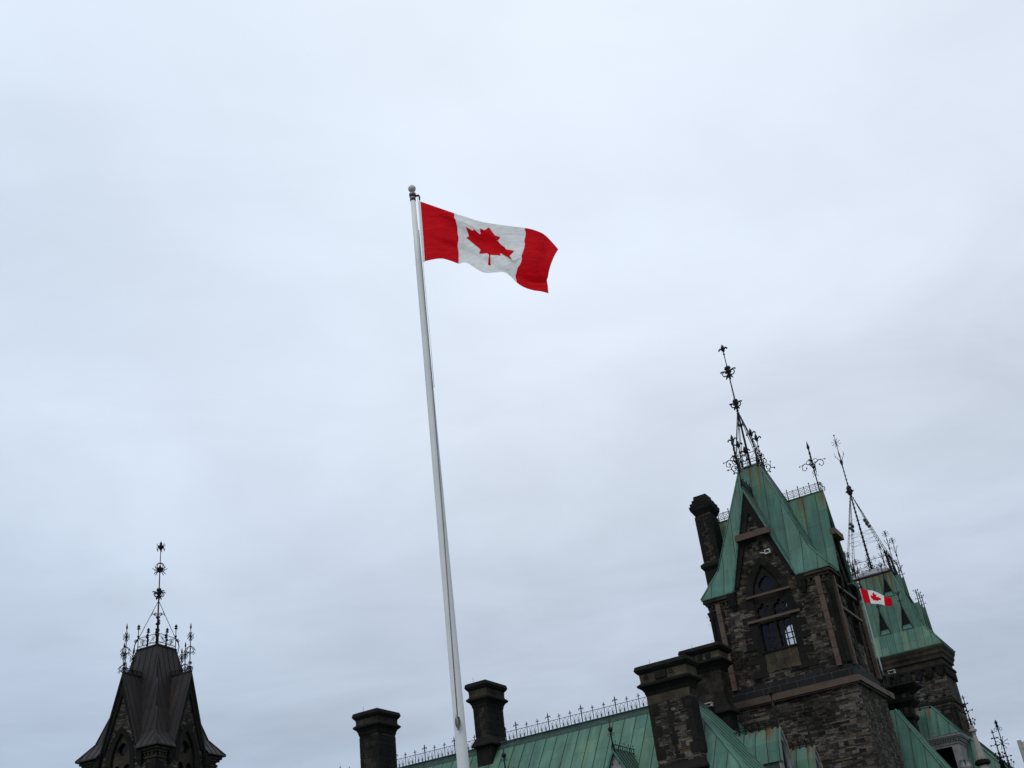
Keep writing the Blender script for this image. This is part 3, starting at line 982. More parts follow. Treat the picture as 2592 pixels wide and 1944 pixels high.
def pavilion(o, P):
    """local coordinates: x right along the front, y away, z up; the front wall is at y=-w"""
    w_, z0, zt, gh, gf, ga = P['w'], P['z0'], P['zt'], P['g'], P['gf'], P['ga']
    GX = P.get('gx', (0, 0, 0, 0))
    GZ = P.get('gz', (0, 0, 0, 0))
    win, roofm, edgem, stone = P['win'], P['roof'], P['edge'], P['stone']
    hw, zs, zsp, zap = win
    th = 0.55
    def rotx(k):
        return lambda p, f=rot4(k), x=GX[k]: f((p[0] + x, p[1], p[2]))
    # walls with arched openings
    mb = MB()
    for k in range(4):
        mb.T = rot4(k)
        hb = hw if k in (0, 1) else hw * P.get('backw', 1.0)
        e = 0.0 if k % 2 == 0 else th
        x_ = GX[k]
        outer = [(-w_ + e, z0), (w_ - e, z0), (w_ - e, zt), (x_ + gh - 0.12, zt), (x_ + gh - 0.12, gf), (x_, ga - GZ[k]), (x_ - gh + 0.12, gf), (x_ - gh + 0.12, zt), (-w_ + e, zt)]
        mb.panel(outer, [arch(x_, hb, zs, zsp, zap)], -w_, -w_ + th, 0, 1, 2)
    mb.T = None
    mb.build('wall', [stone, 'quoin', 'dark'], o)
    if P.get('lower'):
        lw, lz = P['lower']
        mb = MB()
        mb.levels(0, 0, [(lw, lw, lz), (lw, lw, P.get('ltop', z0 - 0.003))], 0)
        mb.build('lower_wall', P['lowstone'], o)
    # tracery plate, mullion, bars and glass in each opening
    for k in range(4):
        tr = MB(rotx(k))
        hb = hw if k in (0, 1) else hw * P.get('backw', 1.0)
        rc = hb * 0.50
        zc = zsp + (zap - zsp) * 0.34 + P.get('oc', 0)
        lw = hb * (0.445 if k == 0 and P.get('trefoil') else 0.43)
        zl = zsp - 0.05
        holes = [circ(0, zc, rc, 20, 0.06)]
        for sx in (-1, 1):
            cx = sx * hb * 0.52
            if k == 0 and P.get('trefoil'):
                lo = [(cx - lw, zs + 0.08), (cx + lw, zs + 0.08), (cx + lw, zs + 1.88), (cx - lw, zs + 1.88)]   # squared lower light
                holes.append(lo)
                z3 = zs + 2.0
                L = [(cx - lw, z3), (cx + lw, z3), (cx + lw, zl - 0.55), (cx + lw * 0.80, zl - 0.48), (cx + lw * 0.95, zl - 0.22), (cx + lw * 0.75, zl + 0.02), (cx + lw * 0.35, zl + 0.06), (cx + lw * 0.2, zl + 0.24), (cx, zl + 0.30),
                     (cx - lw * 0.2, zl + 0.24), (cx - lw * 0.35, zl + 0.06), (cx - lw * 0.75, zl + 0.02), (cx - lw * 0.95, zl - 0.22), (cx - lw * 0.80, zl - 0.48), (cx - lw, zl - 0.55)]
            else:
                L = arch(cx, lw, zs + 0.08, zl - 0.5, zl + 0.05, 4)
            holes.append(L)
        tr.panel(arch(0, hb - 0.003, zs + 0.003, zsp, zap - 0.004), holes, -w_ + 0.22, -w_ + 0.42, 0)
        tr.box(-hb * 0.085, hb * 0.085, -w_ + 0.17, -w_ + 0.218, zs + 0.05, zl - 0.5)
        t = tr.build('tracery', 'tracery' if P.get('trefoil') else 'moulding', o)
        bars = MB(rotx(k))
        for sx in (-1, 1):
            cx = sx * hb * 0.52
            bars.box(cx - 0.045, cx + 0.045, -w_ + 0.43, -w_ + 0.46, zs + 0.1, zl)
            for f in ((0.31, 0.84) if k == 0 and P.get('trefoil') else (0.24, 0.47, 0.70)):
                zb = zs + (zl - zs) * f
                bars.box(cx - lw, cx + lw, -w_ + 0.43, -w_ + 0.455, zb - 0.035, zb + 0.035)
        bars.build('glazing_bar', 'iron', t)
        gl = MB(rotx(k))
        gl.face([(-hb, -w_ + 0.475, zs), (hb, -w_ + 0.475, zs), (hb, -w_ + 0.475, zap), (-hb, -w_ + 0.475, zap)])
        gl.build('pane', 'glass', t)
    # hood mould, jamb quoins, sill panel
    qs = [MB() for _ in range(4)]
    for k in range(4):
        tm = MB(rotx(k))
        hb = hw if k in (0, 1) else hw * P.get('backw', 1.0)
        big = arch(0, hb + 0.52, zsp - 0.9, zsp, zap + 0.52)
        sm = arch(0, hb + 0.03, zsp - 0.91, zsp, zap + 0.03)
        n = len(big)
        # ring between the two arches
        for i in range(1, n):
            j = (i + 1) % n
            if j == 0 or i == 0:
                continue
            if i == n - 1:
                j = 0
            a, b_, c, d = big[i], big[j], sm[j], sm[i]
            V = [(a[0], -w_ - 0.09, a[1]), (b_[0], -w_ - 0.09, b_[1]), (c[0], -w_ - 0.03, c[1]), (d[0], -w_ - 0.03, d[1]),
                 (a[0], -w_, a[1]), (b_[0], -w_, b_[1]), (c[0], -w_ + 0.2, c[1]), (d[0], -w_ + 0.2, d[1])]
            tm.mesh(V, [(0, 1, 2, 3), (0, 4, 5, 1), (3, 2, 6, 7)], 0)
        tm.build('hood_mould', 'quoin', o)
        js = {-1: MB(rotx(k)), 1: MB(rotx(k))}
        random.seed(11 + k)
        z = zs - P.get('jdrop', 0.3)
        i = 0
        while z < zsp - 0.9:
            h = 0.42 + 0.1 * random.random()
            ln = 0.42 if i % 2 else 0.95
            for sx in (-1, 1):
                l2 = ln + 0.15 * random.random()
                x0, x1 = sorted((sx * (hb + 0.02), sx * (hb + l2)))
                js[sx].box(x0, x1, -w_ - 0.05, -w_ + 0.05, z + 0.004, z + h - 0.004, 0)
            z += h
            i += 1
        for j_ in js.values():
            j_.build('window_jamb', 'quoin', o)
        # corner quoins
        z = z0 + P.get('q0', 0.3)
        i = 0
        while z < zt - 0.75:
            h = 0.45
            for sx in (-1, 1):
                if True:
                    ln = (0.55 if i % 2 else 0.95) if random.random() < 0.72 else 0.3
                    x0, x1 = sorted((sx * (w_ + 0.02), sx * (w_ - ln)))
                    qm = qs[k if sx > 0 else (k - 1) % 4]
                    qm.T = rot4(k)
                    qm.box(x0, x1, -w_ - 0.03, -w_ + 0.05, z + 0.004, z + h - 0.004, 0)
            z += h
            i += 1
    for qm in qs:
        qm.T = None
        if qm.f:
            qm.build('quoin', 'quoin', o)
    # eaves cornice at the four corners, dentils
    cs = [MB() for _ in range(4)]
    x0 = gh + 0.55
    for k in range(4):
        for sx in (-1, 1):
            cm = cs[k if sx > 0 else (k - 1) % 4]
            x0 = gh + 0.55 + sx * GX[k]
            cm.T = rot4(k)
            for (pr, za, zb, ln) in ((0.10, zt - 0.62, zt - 0.42, 0), (0.22, zt - 0.20, zt - 0.02, 0), (0.36, zt - 0.02, zt + 0.16, 0)):
                xa, xb = sorted((sx * x0, sx * (w_ + (pr if k % 2 == 0 else -0.003))))
                cm.box(xa, xb, -w_ - pr, -w_ + 0.2, za, zb, 0)
            i = 0
            xx = x0 + 0.1
            while xx < w_ - 0.1:
                xa, xb = sorted((sx * xx, sx * (xx + 0.17)))
                cm.box(xa, xb, -w_ - 0.17, -w_ + 0.1, zt - 0.42, zt - 0.20, 0)
                xx += 0.34
            # kneeler corbel beside the gable foot
            xa, xb = sorted((sx * (x0 - 0.6), sx * (x0 - 0.004)))
            cm.levels((xa + xb) / 2, -w_ - 0.08, [(0.12, 0.1, zt - 1.0), (0.26, 0.26, zt - 0.62), (0.30, 0.32, zt - 0.1), (0.30, 0.32, zt + 0.25)], 1)
    for cm in cs:
        cm.T = None
        cm.build('cornice', ['moulding', 'sooty'], o)
    # hipped roof with flared eaves and flat top
    rm = MB()
    L = P['levels']
    zr = L[-1][1]
    sl = (P['gr'] - gf) / gh
    vx = lambda z: max(0.0, (P['gr'] - z) / sl - 0.02)
    for k in range(4):
        T = rot4(k)
        gr_, x_ = P['gr'] - GZ[k], GX[k]
        sk = (gr_ - gf) / gh
        LL = []                               # levels with an extra one where the gable ridge meets the slope
        for i in range(len(L)):
            LL.append(L[i])
            if i + 1 < len(L) and L[i][1] < gr_ < L[i + 1][1]:
                f = (gr_ - L[i][1]) / (L[i + 1][1] - L[i][1])
                LL.append((L[i][0] + (L[i + 1][0] - L[i][0]) * f, gr_))
        vk = lambda z: max(0.0, (gr_ - z) / sk - 0.02)
        for i in range(len(LL) - 1):
            (h0, za), (h1, zb) = LL[i], LL[i + 1]
            if zb <= gr_ + 1e-6:              # cut out where the gable stands: one piece each side of it
                for s in (-1, 1):
                    va, vb = x_ + s * vk(za), x_ + s * vk(zb)
                    q = [T((s * h0, -h0, za)), T((va, -h0, za)), T((vb, -h1, zb)), T((s * h1, -h1, zb))]
                    rm.slope(q, 0, ztop=zr, rib=P['rib'])
            else:
                q = [T((-h0, -h0, za)), T((h0, -h0, za)), T((h1, -h1, zb)), T((-h1, -h1, zb))]
                rm.slope(q, 0, ztop=zr, rib=P['rib'])
    h0, za = L[0]
    for sx in (-1, 1):
        for sy in (-1, 1):
            va = vx(za)
            pts = [(sx * h0, sy * h0), (sx * va, sy * h0), (sx * va, sy * (w_ - 0.1)), (sx * (w_ - 0.1), sy * (w_ - 0.1)), (sx * (w_ - 0.1), sy * va), (sx * h0, sy * va)]
            rm.prism(pts, 'z', za - 0.09, za - 0.005, 1)
    h1 = L[-1][0]
    rm.levels(0, 0, [(h1 + 0.06, h1 + 0.06, zr - 0.10), (h1 + 0.09, h1 + 0.09, zr), (h1 + 0.07, h1 + 0.07, zr + 0.07)], 1)
    for k in range(4):                         # hip rolls
        for i in range(len(L) - 1):
            T = rot4(k)
            rm.tube([T((L[i][0], -L[i][0], L[i][1] + 0.02)), T((L[i + 1][0], -L[i + 1][0], L[i + 1][1] + 0.02))], 0.06, 6, 1)
    rf = rm.build('roof', [roofm, edgem], o)
    # gable roofs and dark stone copings; their black strip also paints the overhang's shadow
    for k in range(4):
        T0 = rot4(k)
        T = (lambda p, T0=T0, x_=GX[k], dz_=GZ[k]: T0((p[0] + x_, p[1], p[2] - dz_ * max(0.0, min(1.0, (p[2] - gf) / (P['gr'] - gf))))))
        gm = MB()
        yf = -w_ - 0.30
        yb = P['gback']
        e = 0.30
        sl = (P['gr'] - gf) / gh
        xe = gh + e
        ze = P['gr'] - sl * xe
        ym = P['gmid']
        for sx in (-1, 1):
            q = [T((0, yf, P['gr'])), T((sx * xe, yf, ze)), T((sx * xe, ym, ze)), T((0, yb, P['gr']))]
            gm.slope(q, 0, ztop=P['gr'], rib=P['rib'])
            # underside and front edge
            dx, dz = -0.05 * sx, -0.14
            V = [T((0, yf, P['gr'] + 0.02)), T((sx * (xe + 0.03), yf, ze)), T((sx * (xe - 0.10), yf, ze - 0.02)), T((0, yf, P['gr'] - 0.34)),
                 T((0, yf + 0.32, P['gr'] - 0.34)), T((sx * (xe - 0.10), yf + 0.32, ze - 0.02))]
            gm.mesh(V, [(0, 1, 2, 3), (3, 2, 5, 4)], 1)
        gm.tube([T((0, yf, P['gr'] + 0.03)), T((0, yb, P['gr'] + 0.03))], 0.07, 6, 1)
        g1 = gm.build('gable_roof', [roofm, edgem], o)
        cp = MB(T)
        for sx in (-1, 1):
            a, b_ = (0, ga + 0.05), (sx * (gh - 0.02), gf - 0.05)
            c, d = (sx * (gh - 0.36), gf - 0.05), (0, ga - 1.35)
            V = [(p[0], y, p[1]) for y in (-w_ - 0.16, -w_ + 0.05) for p in (a, b_, c, d)]
            cp.mesh(V, [(0, 1, 2, 3), (1, 5, 6, 2), (2, 6, 7, 3), (0, 4, 5, 1)], 0)
        cp.build('gable_coping_shade', 'sooty', o)
        ir = MB(T)
        if P['cr'] == 'lattice':
            gable_crest(ir, yf + 0.05, yb, P['gr'] + 0.08)
        else:
            star_crest(ir, yf + 0.05, yb, P['gr'] + 0.06)
        ir.build('cresting', 'iron', g1)
        if k > 1 and P['cr'] == 'lattice':
            continue
        fi = MB(T)
        (gable_spear if P['cr'] == 'lattice' else star_spear)(fi, 0, yf + 0.25, P['gr'])
        fi.build('finial', 'iron', g1)
    return rf


def gable_crest(mb, y0, y1, z):
    n = max(3, int(round(abs(y1 - y0) / 0.42)))
    d = (y1 - y0) / n
    for zz_ in (z + 0.12, z + 0.60):
        mb.tube([(0, y0, zz_), (0, y1, zz_)], 0.022, 4)
    for i in range(n):
        a, b_ = y0 + d * i, y0 + d * (i + 1)
        mb.tube([(0, a, z + 0.14), (0, b_, z + 0.58)], 0.016, 4)
        mb.tube([(0, a, z + 0.58), (0, b_, z + 0.14)], 0.016, 4)
        mb.tube([(0, (a + b_) / 2, z + 0.14), (0, a, z + 0.36), (0, (a + b_) / 2, z + 0.58), (0, b_, z + 0.36), (0, (a + b_) / 2, z + 0.14)], 0.014, 4)
        tall = i % 2 == 1
        mb.tube([(0, b_, z - 0.05), (0, b_, z + (0.74 if tall else 0.66))], 0.03 if tall else 0.018, 5)
        mb.ball((0, b_, z + (0.78 if tall else 0.67)), 0.055 if tall else 0.025, 6)
        if tall:
            mb.lathe(0, b_, [(0.10, z - 0.06), (0.05, z + 0.05)], 6)


def gable_spear(mb, x, y, z):
    mb.tube([(x, y, z), (x, y, z + 2.7)], [0.045, 0.036], 6)
    mb.lathe(x, y, [(0.04, z + 2.65), (0.08, z + 2.75), (0.05, z + 2.9), (0.085, z + 3.0), (0.05, z + 3.2), (0.05, z + 3.35), (0.12, z + 3.5), (0.07, z + 3.7), (0.004, z + 4.05)], 8)
    for zz_ in (2.45, 2.58):
        mb.lathe(x, y, [(0.05, z + zz_), (0.085, z + zz_ + 0.05), (0.05, z + zz_ + 0.1)], 6)
    for dx, dy in ((1, 0), (-1, 0), (0, 1), (0, -1)):
        zc = z + 1.95
        curl(mb, (x + dx * 0.02, y + dy * 0.02, zc + 0.38), dx, dy, 0.24, 0.032, up=1, turns=0.9)
        pts = [(x, y, zc - 0.15), (x + dx * 0.22, y + dy * 0.22, zc + 0.26), (x + dx * 0.54, y + dy * 0.54, zc + 0.42), (x + dx * 0.78, y + dy * 0.78, zc + 0.26), (x + dx * 0.80, y + dy * 0.80, zc + 0.0), (x + dx * 0.60, y + dy * 0.60, zc - 0.12), (x + dx * 0.48, y + dy * 0.48, zc + 0.06)]
        mb.tube(pts, [0.04, 0.036, 0.034, 0.032, 0.03, 0.028, 0.026], 5)
        mb.ball(pts[-1], 0.06, 6)
        mb.ball((x + dx * 0.96, y + dy * 0.96, zc + 0.32), 0.055, 6)
        mb.tube([pts[2], (x + dx * 0.96, y + dy * 0.96, zc + 0.32)], 0.02, 4)
        mb.tube([(x, y, zc - 0.2), (x + dx * 0.16, y + dy * 0.16, zc - 0.42), (x + dx * 0.06, y + dy * 0.06, zc - 0.62), (x + dx * 0.2, y + dy * 0.2, zc - 0.75)], [0.03, 0.03, 0.025, 0.022], 4)
    # foot bracket
    for s in (0.24, 0.5):
        curl(mb, (x, y - 0.02, z + s), 0, -1, 0.16, 0.03, up=1 if s > 0.3 else -1)
    mb.tube([(x, y, z + 0.75), (x, y - 0.16, z + 0.66), (x, y - 0.22, z + 0.4), (x, y - 0.42, z + 0.22), (x, y - 0.34, z - 0.05)], 0.032, 5)


def star_crest(mb, y0, y1, z):
    n = max(3, int(round(abs(y1 - y0) / 0.36)))
    d = (y1 - y0) / n
    for zz_ in (z + 0.06, z + 0.38):
        mb.tube([(0, y0, zz_), (0, y1, zz_)], 0.025, 4)
    for i in range(n):
        c = y0 + d * (i + 0.5)
        star(mb, 0, c, z + 0.24, 0.2, 0.018, 8, True, ((0, 1),))
        mb.tube([(0, y0 + d * (i + 1), z), (0, y0 + d * (i + 1), z + 0.62)], 0.024, 4)
        mb.ball((0, y0 + d * (i + 1), z + 0.64), 0.045, 5)


def star_spear(mb, x, y, z):
    def one(y, k, H):
        mb.tube([(x, y, z), (x, y, z + H - 0.5)], [0.05 * k, 0.035 * k], 6)
        mb.lathe(x, y, [(0.035 * k, z + H - 0.55), (0.085 * k, z + H - 0.4), (0.06 * k, z + H - 0.25), (0.004, z + H)], 6)
    one(y, 1.0, 4.25)
    star(mb, x, y, z + 3.05, 0.34, 0.024, 8)
    for i in range(8):
        a = 2 * math.pi * i / 8
        dx, dy = math.cos(a), math.sin(a)
        mb.tube([(x, y, z + 2.25), (x + dx * 0.3, y + dy * 0.3, z + 2.05), (x + dx * 0.4, y + dy * 0.4, z + 1.85)], 0.024, 4)
        mb.ball((x + dx * 0.4, y + dy * 0.4, z + 1.85), 0.05, 5)
        mb.tube([(x, y, z + 1.55), (x + dx * 0.3, y + dy * 0.3, z + 1.7), (x + dx * 0.4, y + dy * 0.4, z + 1.55)], 0.024, 4)
        mb.ball((x + dx * 0.4, y + dy * 0.4, z + 1.58), 0.045, 5)
    one(y + 0.9, 0.9, 2.3)
    star(mb, x, y + 0.9, z + 1.35, 0.34, 0.024, 8)
    for dx, dy in ((1, 0), (-1, 0), (0, -1)):
        curl(mb, (x, y, z + 0.25), dx, dy, 0.2, 0.032, up=1)
        curl(mb, (x, y, z + 0.75), dx, dy, 0.12, 0.026, up=1)
    curl(mb, (x, y + 0.9, z + 0.25), 0, 1, 0.16, 0.03)


def crown(o, rf, hz, z, zk, mast, stays, style):
    """railing round the flat top, corner and middle fleurs, mast with knots, four raking stays"""
    cr = MB()
    for k in range(4):
        cr.T = rot4(k)
        for zz_ in (0.22, 0.95):
            cr.tube([(-hz, -hz, z + zz_), (hz, -hz, z + zz_)], 0.028, 4)
        if style == 'fleur':
            for s in (-1, 1):
                cr.tube([(s * hz * 0.1, -hz, z + 0.24), (s * hz, -hz, z + 0.93)], 0.013, 4)
                cr.tube([(s * hz, -hz, z + 0.24), (s * hz * 0.1, -hz, z + 0.93)], 0.013, 4)
        else:
            for s in (-1, 1):
                star(cr, s * hz * 0.5, -hz, z + 0.58, 0.3, 0.014, 8, False, ((1, 0),))
                cr.tube([(s * hz * 0.08, -hz, z + 0.24), (s * hz * 0.92, -hz, z + 0.93)], 0.012, 4)
    cr.T = None
    c = cr.build('cresting', 'iron', rf)
    k_ = 0
    pos = [(-hz, -hz, 1), (hz, -hz, 1), (hz, hz, 1), (-hz, hz, 1), (0, -hz, 0)]
    if style != 'fleur':
        pos += [(hz, 0, 0), (0, hz, 0), (-hz, 0, 0)]
    for x, y, big in pos:
        f = MB()
        H = (2.6 if style == 'fleur' else 1.95) if big else 1.4
        if style == 'fleur':
            f.tube([(x, y, z), (x, y, z + H - 0.3)], 0.03, 5)
            fleur(f, x, y, z + H - 0.55, 0.78, 0.040)
            f.lathe(x, y, [(0.03, z + H - 0.98), (0.10, z + H - 0.9), (0.05, z + H - 0.82), (0.03, z + H - 0.72)], 8)
        else:
            f.tube([(x, y, z), (x, y, z + H)], 0.038, 5)
            f.lathe(x, y, [(0.04, z + H - 0.2), (0.17, z + H - 0.14), (0.06, z + H - 0.02), (0.15, z + H + 0.05), (0.004, z + H + 0.28)], 8)
            f.lathe(x, y, [(0.04, z + H - 0.92), (0.12, z + H - 0.82), (0.04, z + H - 0.72)], 8)
        if big:
            dx, dy = (1 if x > 0 else -1) * 0.7071, (1 if y > 0 else -1) * 0.7071
            if style == 'fleur':
                f.lathe(x, y, [(0.13, z - 0.35), (0.12, z + 0.30), (0.06, z + 0.45), (0.07, z + 0.8), (0.04, z + 1.0)], 6)
                f.lathe(x, y, [(0.04, z + H - 1.35), (0.10, z + H - 1.28), (0.04, z + H - 1.2)], 6)
                curl(f, (x, y, z + 0.55), dx, dy, 0.24, 0.04, up=-1)
                curl(f, (x + dx * 0.1, y + dy * 0.1, z + 0.0), dx, dy, 0.30, 0.042, up=1)
                curl(f, (x + dx * 0.02, y + dy * 0.02, z + 0.95), dx, dy, 0.16, 0.035, up=1)
                q = [(x + dx * 0.1, y + dy * 0.1, z - 0.35), (x + dx * 0.45, y + dy * 0.45, z - 0.3), (x + dx * 0.62, y + dy * 0.62, z - 0.02), (x + dx * 0.95, y + dy * 0.95, z - 0.08)]
                f.tube(q, [0.05, 0.04, 0.035, 0.03], 5)
                f.ball(q[-1], 0.07, 6)
                f.ball((x + dx * 0.5, y + dy * 0.5, z - 0.38), 0.07, 6)
                f.ball((x + dx * 0.72, y + dy * 0.72, z + 0.45), 0.055, 6)
                f.tube([q[2], (x + dx * 0.72, y + dy * 0.72, z + 0.45)], 0.022, 4)
                curl(f, (x, y, z - 0.45), dx, dy, 0.14, 0.04, up=-1)
            else:
                curl(f, (x, y, z + 0.7), dx, dy, 0.17, 0.045, up=1)
                f.tube([(x, y, z + 1.0), (x + dx * 0.18, y + dy * 0.18, z + 0.7), (x + dx * 0.3, y + dy * 0.3, z + 0.2), (x + dx * 0.2, y + dy * 0.2, z - 0.4)], [0.03, 0.05, 0.045, 0.03], 5)
        elif style == 'fleur':
            T = {(0, -1): 0, (1, 0): 1, (0, 1): 2, (-1, 0): 3}[(0 if abs(x) < 0.01 else int(math.copysign(1, x)), 0 if abs(y) < 0.01 else int(math.copysign(1, y)))]
            f.lathe(x, y, [(0.03, z - 0.32), (0.13, z - 0.18), (0.05, z - 0.02)], 6)
            f.T = rot4(T)
            for s in (-1, 1):
                f.tube([(0, -hz - 0.1, z - 0.12), (s * 0.22, -hz - 0.12, z - 0.05), (s * 0.32, -hz - 0.12, z - 0.16)], 0.04, 4)
            f.T = None
        f.build('finial', 'iron', c)
    ms = MB()
    ms.tube([(0, 0, z), (0, 0, zk), (0, 0, mast['tip'] - 0.8)], [0.092, 0.065, 0.034], 8)
    mast['fn'](ms)
    ms.build('spire', 'iron', rf)
    for sx, sy in ((-1, -1), (1, -1), (1, 1), (-1, 1)):
        st = MB()
        A = Vector((sx * hz, sy * hz, z + 0.9))
        Bt = Vector((sx * 0.03, sy * 0.03, zk - 0.05))
        nrm = Vector((-sy, sx, 0)).normalized() * stays['gap']
        if stays['gap'] > 0:
            for s in (-1, 1):
                st.tube([A + nrm * s, A.lerp(Bt, 0.5) + nrm * s * 0.8, Bt], stays['r'], 5)
        else:
            st.tube([A, Bt], stays['r'], 5)
        q = A.lerp(Bt, stays['at'])
        inn = Vector((-sx, -sy, 0)).normalized()
        st.tube([A.lerp(Bt, stays['at'] - 0.06), q + inn * 0.08, q + inn * 0.34], stays['r'], 5)
        st.tube([A.lerp(Bt, stays['at'] + 0.12), q + inn * 0.08 + Vector((0, 0, 0.1)), q + inn * 0.2], stays['r'], 5)
        curl(st, tuple(q + inn * 0.2), inn.x, inn.y, 0.15, stays['r'] * 1.1, up=1)
        curl(st, tuple(q + inn * 0.2), inn.x, inn.y, 0.15, stays['r'] * 1.1, up=-1)
        st.ball(tuple(q + inn * 0.3), 0.06, 6)
        if style == 'far':
            for i in range(1, 22):
                p = A.lerp(Bt, i / 22)
                for s in (-1, 1):
                    out = -inn * 0.09 + nrm * s * (1 - 0.6 * i / 22)
                    st.tube([p + nrm * s * (1 - 0.6 * i / 22), p + out + Vector((0, 0, 0.1))], 0.03, 4)
        st.build('stay', 'iron', rf)

# ------------------------------------------------------------------ gabled stone tower beside the main wing
CA, CB, YS = -21.15, 75.2, 0.77
tw = thing('gabled_tower', 'sooty rubble stone tower strapped with brown beams under a green gabled copper roof', 'tower', (CA, CB, 0), local=True)
tw.scale = (1, YS, 1)
W = 4.15


def mast_one(ms):
    for z_, s_ in ((42.55, 0.86), (39.75, 0.68)):
        crown_node(ms, 0, 0, z_, s_, 0.07, 4)
    ms.tube([(0, 0, 44.0), (0, 0, 44.6)], 0.03, 6)
    fleur(ms, 0, 0, 44.35, 0.75, 0.05)
    ms.lathe(0, 0, [(0.03, 44.1), (0.1, 44.2), (0.03, 44.3)], 6)
    for z_ in (39.2, 39.0):
        ms.lathe(0, 0, [(0.06, z_ - 0.06), (0.13, z_), (0.06, z_ + 0.06)], 8)


roof1 = pavilion(tw, dict(w=W, z0=18.36, zt=24.45, g=2.2, gf=25.0, ga=31.25, gr=31.75, win=(1.12, 20.35, 23.35, 26.1), oc=0.45, backw=1.15, trefoil=True, gx=(0, 1.25, 0, -1.25), gz=(0, 0.3, 0, 0.3),
                          roof='copper_rust', edge='copper_edge', stone='rubble', lower=(4.36, 0.0), ltop=17.3, lowstone='rubble_brown', jdrop=1.6, q0=0.4,
                          levels=[(4.57, 24.75), (3.3, 26.7), (0.75, 34.35)], rib=0.95, gback=-1.45, gmid=-3.3, cr='lattice'))
crown(tw, roof1, 0.74, 34.42, 39.15, dict(tip=45.1, fn=mast_one), dict(gap=0.07, r=0.027, at=0.70), 'fleur')
# lower wall stops under the string course
mb = MB()
mb.levels(0, 0, [(4.25, 4.27, 17.52), (4.25, 4.27, 18.0), (4.19, 4.21, 18.358)], 0, True)
mb.build('ashlar_band', 'band', tw)
mb = MB()
for k in range(4):
    mb.T = rot4(k)
    e = 0.0 if k % 2 == 0 else -0.002
    for pr, za, zb in ((0.16, 17.02, 17.12), (0.30, 17.12, 17.30), (0.25, 17.30, 17.52)):
        mb.box(-4.36 - pr + e, 4.36 + pr - e, -4.36 - pr, -4.0, za, zb, 0)
mb.T = None
mb.box(4.0, 4.66, 4.2, 6.0, 17.12, 17.50, 0)
mb.build('string_course', 'brown', tw)


def brace(x0, x1, y0, y1, z0, z1, k=0):
    b_ = MB(rot4(k))
    b_.box(x0, x1, y0, y1, z0, z1)
    # seam straps
    n = int(max(z1 - z0, x1 - x0) / 1.2)
    for i in range(1, n + 1):
        f = i / (n + 1)
        if z1 - z0 > x1 - x0:
            zz_ = z0 + (z1 - z0) * f
            b_.box(x0 - 0.012, x1 + 0.012, y0 - 0.012, y1, zz_ - 0.02, zz_ + 0.02)
    b_.build('brace', 'brown', tw)


for sx in (-1, 1):
    for k in (0, 1, 3):
        xx = 3.54 if k == 0 else 3.35
        xx = 4.02 if (k == 1 and sx > 0) else xx
        brace(sx * xx - 0.17, sx * xx + 0.17, -W - 0.30, -W - 0.055, 18.33, 24.22, k)
brace(-1.24, 1.24, -W - 0.62, -W - 0.2, 27.98, 28.40)
brace(0.0, 2.5, -W - 0.62, -W - 0.2, 27.85, 28.27, 1)
brace(-1.5, 1.62, -W - 0.24, -W - 0.10, 23.98, 24.13)
brace(-1.75, 1.9, -W - 0.24, -W - 0.10, 22.33, 22.50)
for z_ in (23.72, 22.2):
    brace(-3.17, 3.17, -W - 0.24, -W - 0.06, z_ - 0.08, z_ + 0.08, 1)
mb = MB()
mb.box(-1.08, 1.12, -W - 0.04, -W + 0.1, 18.95, 20.24, 0)
for x in (-0.55, 0.0, 0.62):
    mb.prism([(x - 0.17, 19.0), (x + 0.17, 19.0), (x + 0.05, 20.2), (x - 0.05, 20.2)], 'y', -W - 0.10, -W + 0.02, 0)
mb.box(-1.25, 1.27, -W - 0.16, -W + 0.2, 20.242, 20.36, 1)
mb.build('sill_panel', ['buff', 'quoin'], tw)
# tie cables round the shaft
mb = MB()
for z_ in (18.9, 19.5, 20.1, 20.7, 21.3, 21.9, 23.0, 23.5):
    e = W + 0.33
    mb.tube([(-e, -e, z_), (e, -e, z_), (e, e, z_), (-e, e, z_), (-e, -e, z_)], 0.006, 4)
mb.build('tie_cable', 'iron', tw)
# corner shafts with dark caps
for sx, sy in ((1, -1), (-1, -1), (1, 1), (-1, 1)):
    c = MB()
    c.lathe(sx * (W + 0.02), sy * (W + 0.02), [(0.2, 18.4), (0.16, 18.6), (0.15, 23.2), (0.22, 23.3), (0.16, 23.4), (0.27, 23.8), (0.2, 23.83)], 10)
    c.build('corner_shaft', 'sooty', tw)
# stack rising past the left gable
ch = MB()
cx, cy = -3.80, -1.42
q = lambda hx, hy, z: (hx, hy / YS, z)
ch.levels(cx, cy, [q(0.68, 0.78, 20.0), q(0.68, 0.78, 27.2), q(0.84, 0.94, 27.45), q(0.84, 0.94, 27.65), q(0.62, 0.72, 27.85)], 1, True)
ch.levels(cx, cy, [q(0.61, 0.72, 27.8), q(0.575, 0.68, 31.45)], 0, True)
ch.levels(cx, cy, [q(0.585, 0.69, 31.42), q(0.80, 0.90, 31.82), q(0.84, 0.94, 32.1), q(0.75, 0.85, 32.14), q(0.75, 0.85, 32.36), q(0.62, 0.70, 32.40), q(0.62, 0.70, 32.62), q(0.50, 0.57, 32.68), q(0.48, 0.55, 32.95)], 1, True)
random.seed(3)
z = 27.9
i = 0
while z < 31.2:
    h = 0.38
    for sx in (-1, 1):
        ln = 0.28 if (i + (sx > 0)) % 2 else 0.5
        x0, x1 = sorted((cx + sx * 0.625, cx + sx * (0.60 - ln)))
        ch.box(x0, x1, cy - 0.73 / YS, cy + 0.73 / YS, z, z + h - 0.02, 2)
    z += h
    i += 1
ch.build('chimney', ['rubble_brown', 'sooty', 'quoin'], tw)

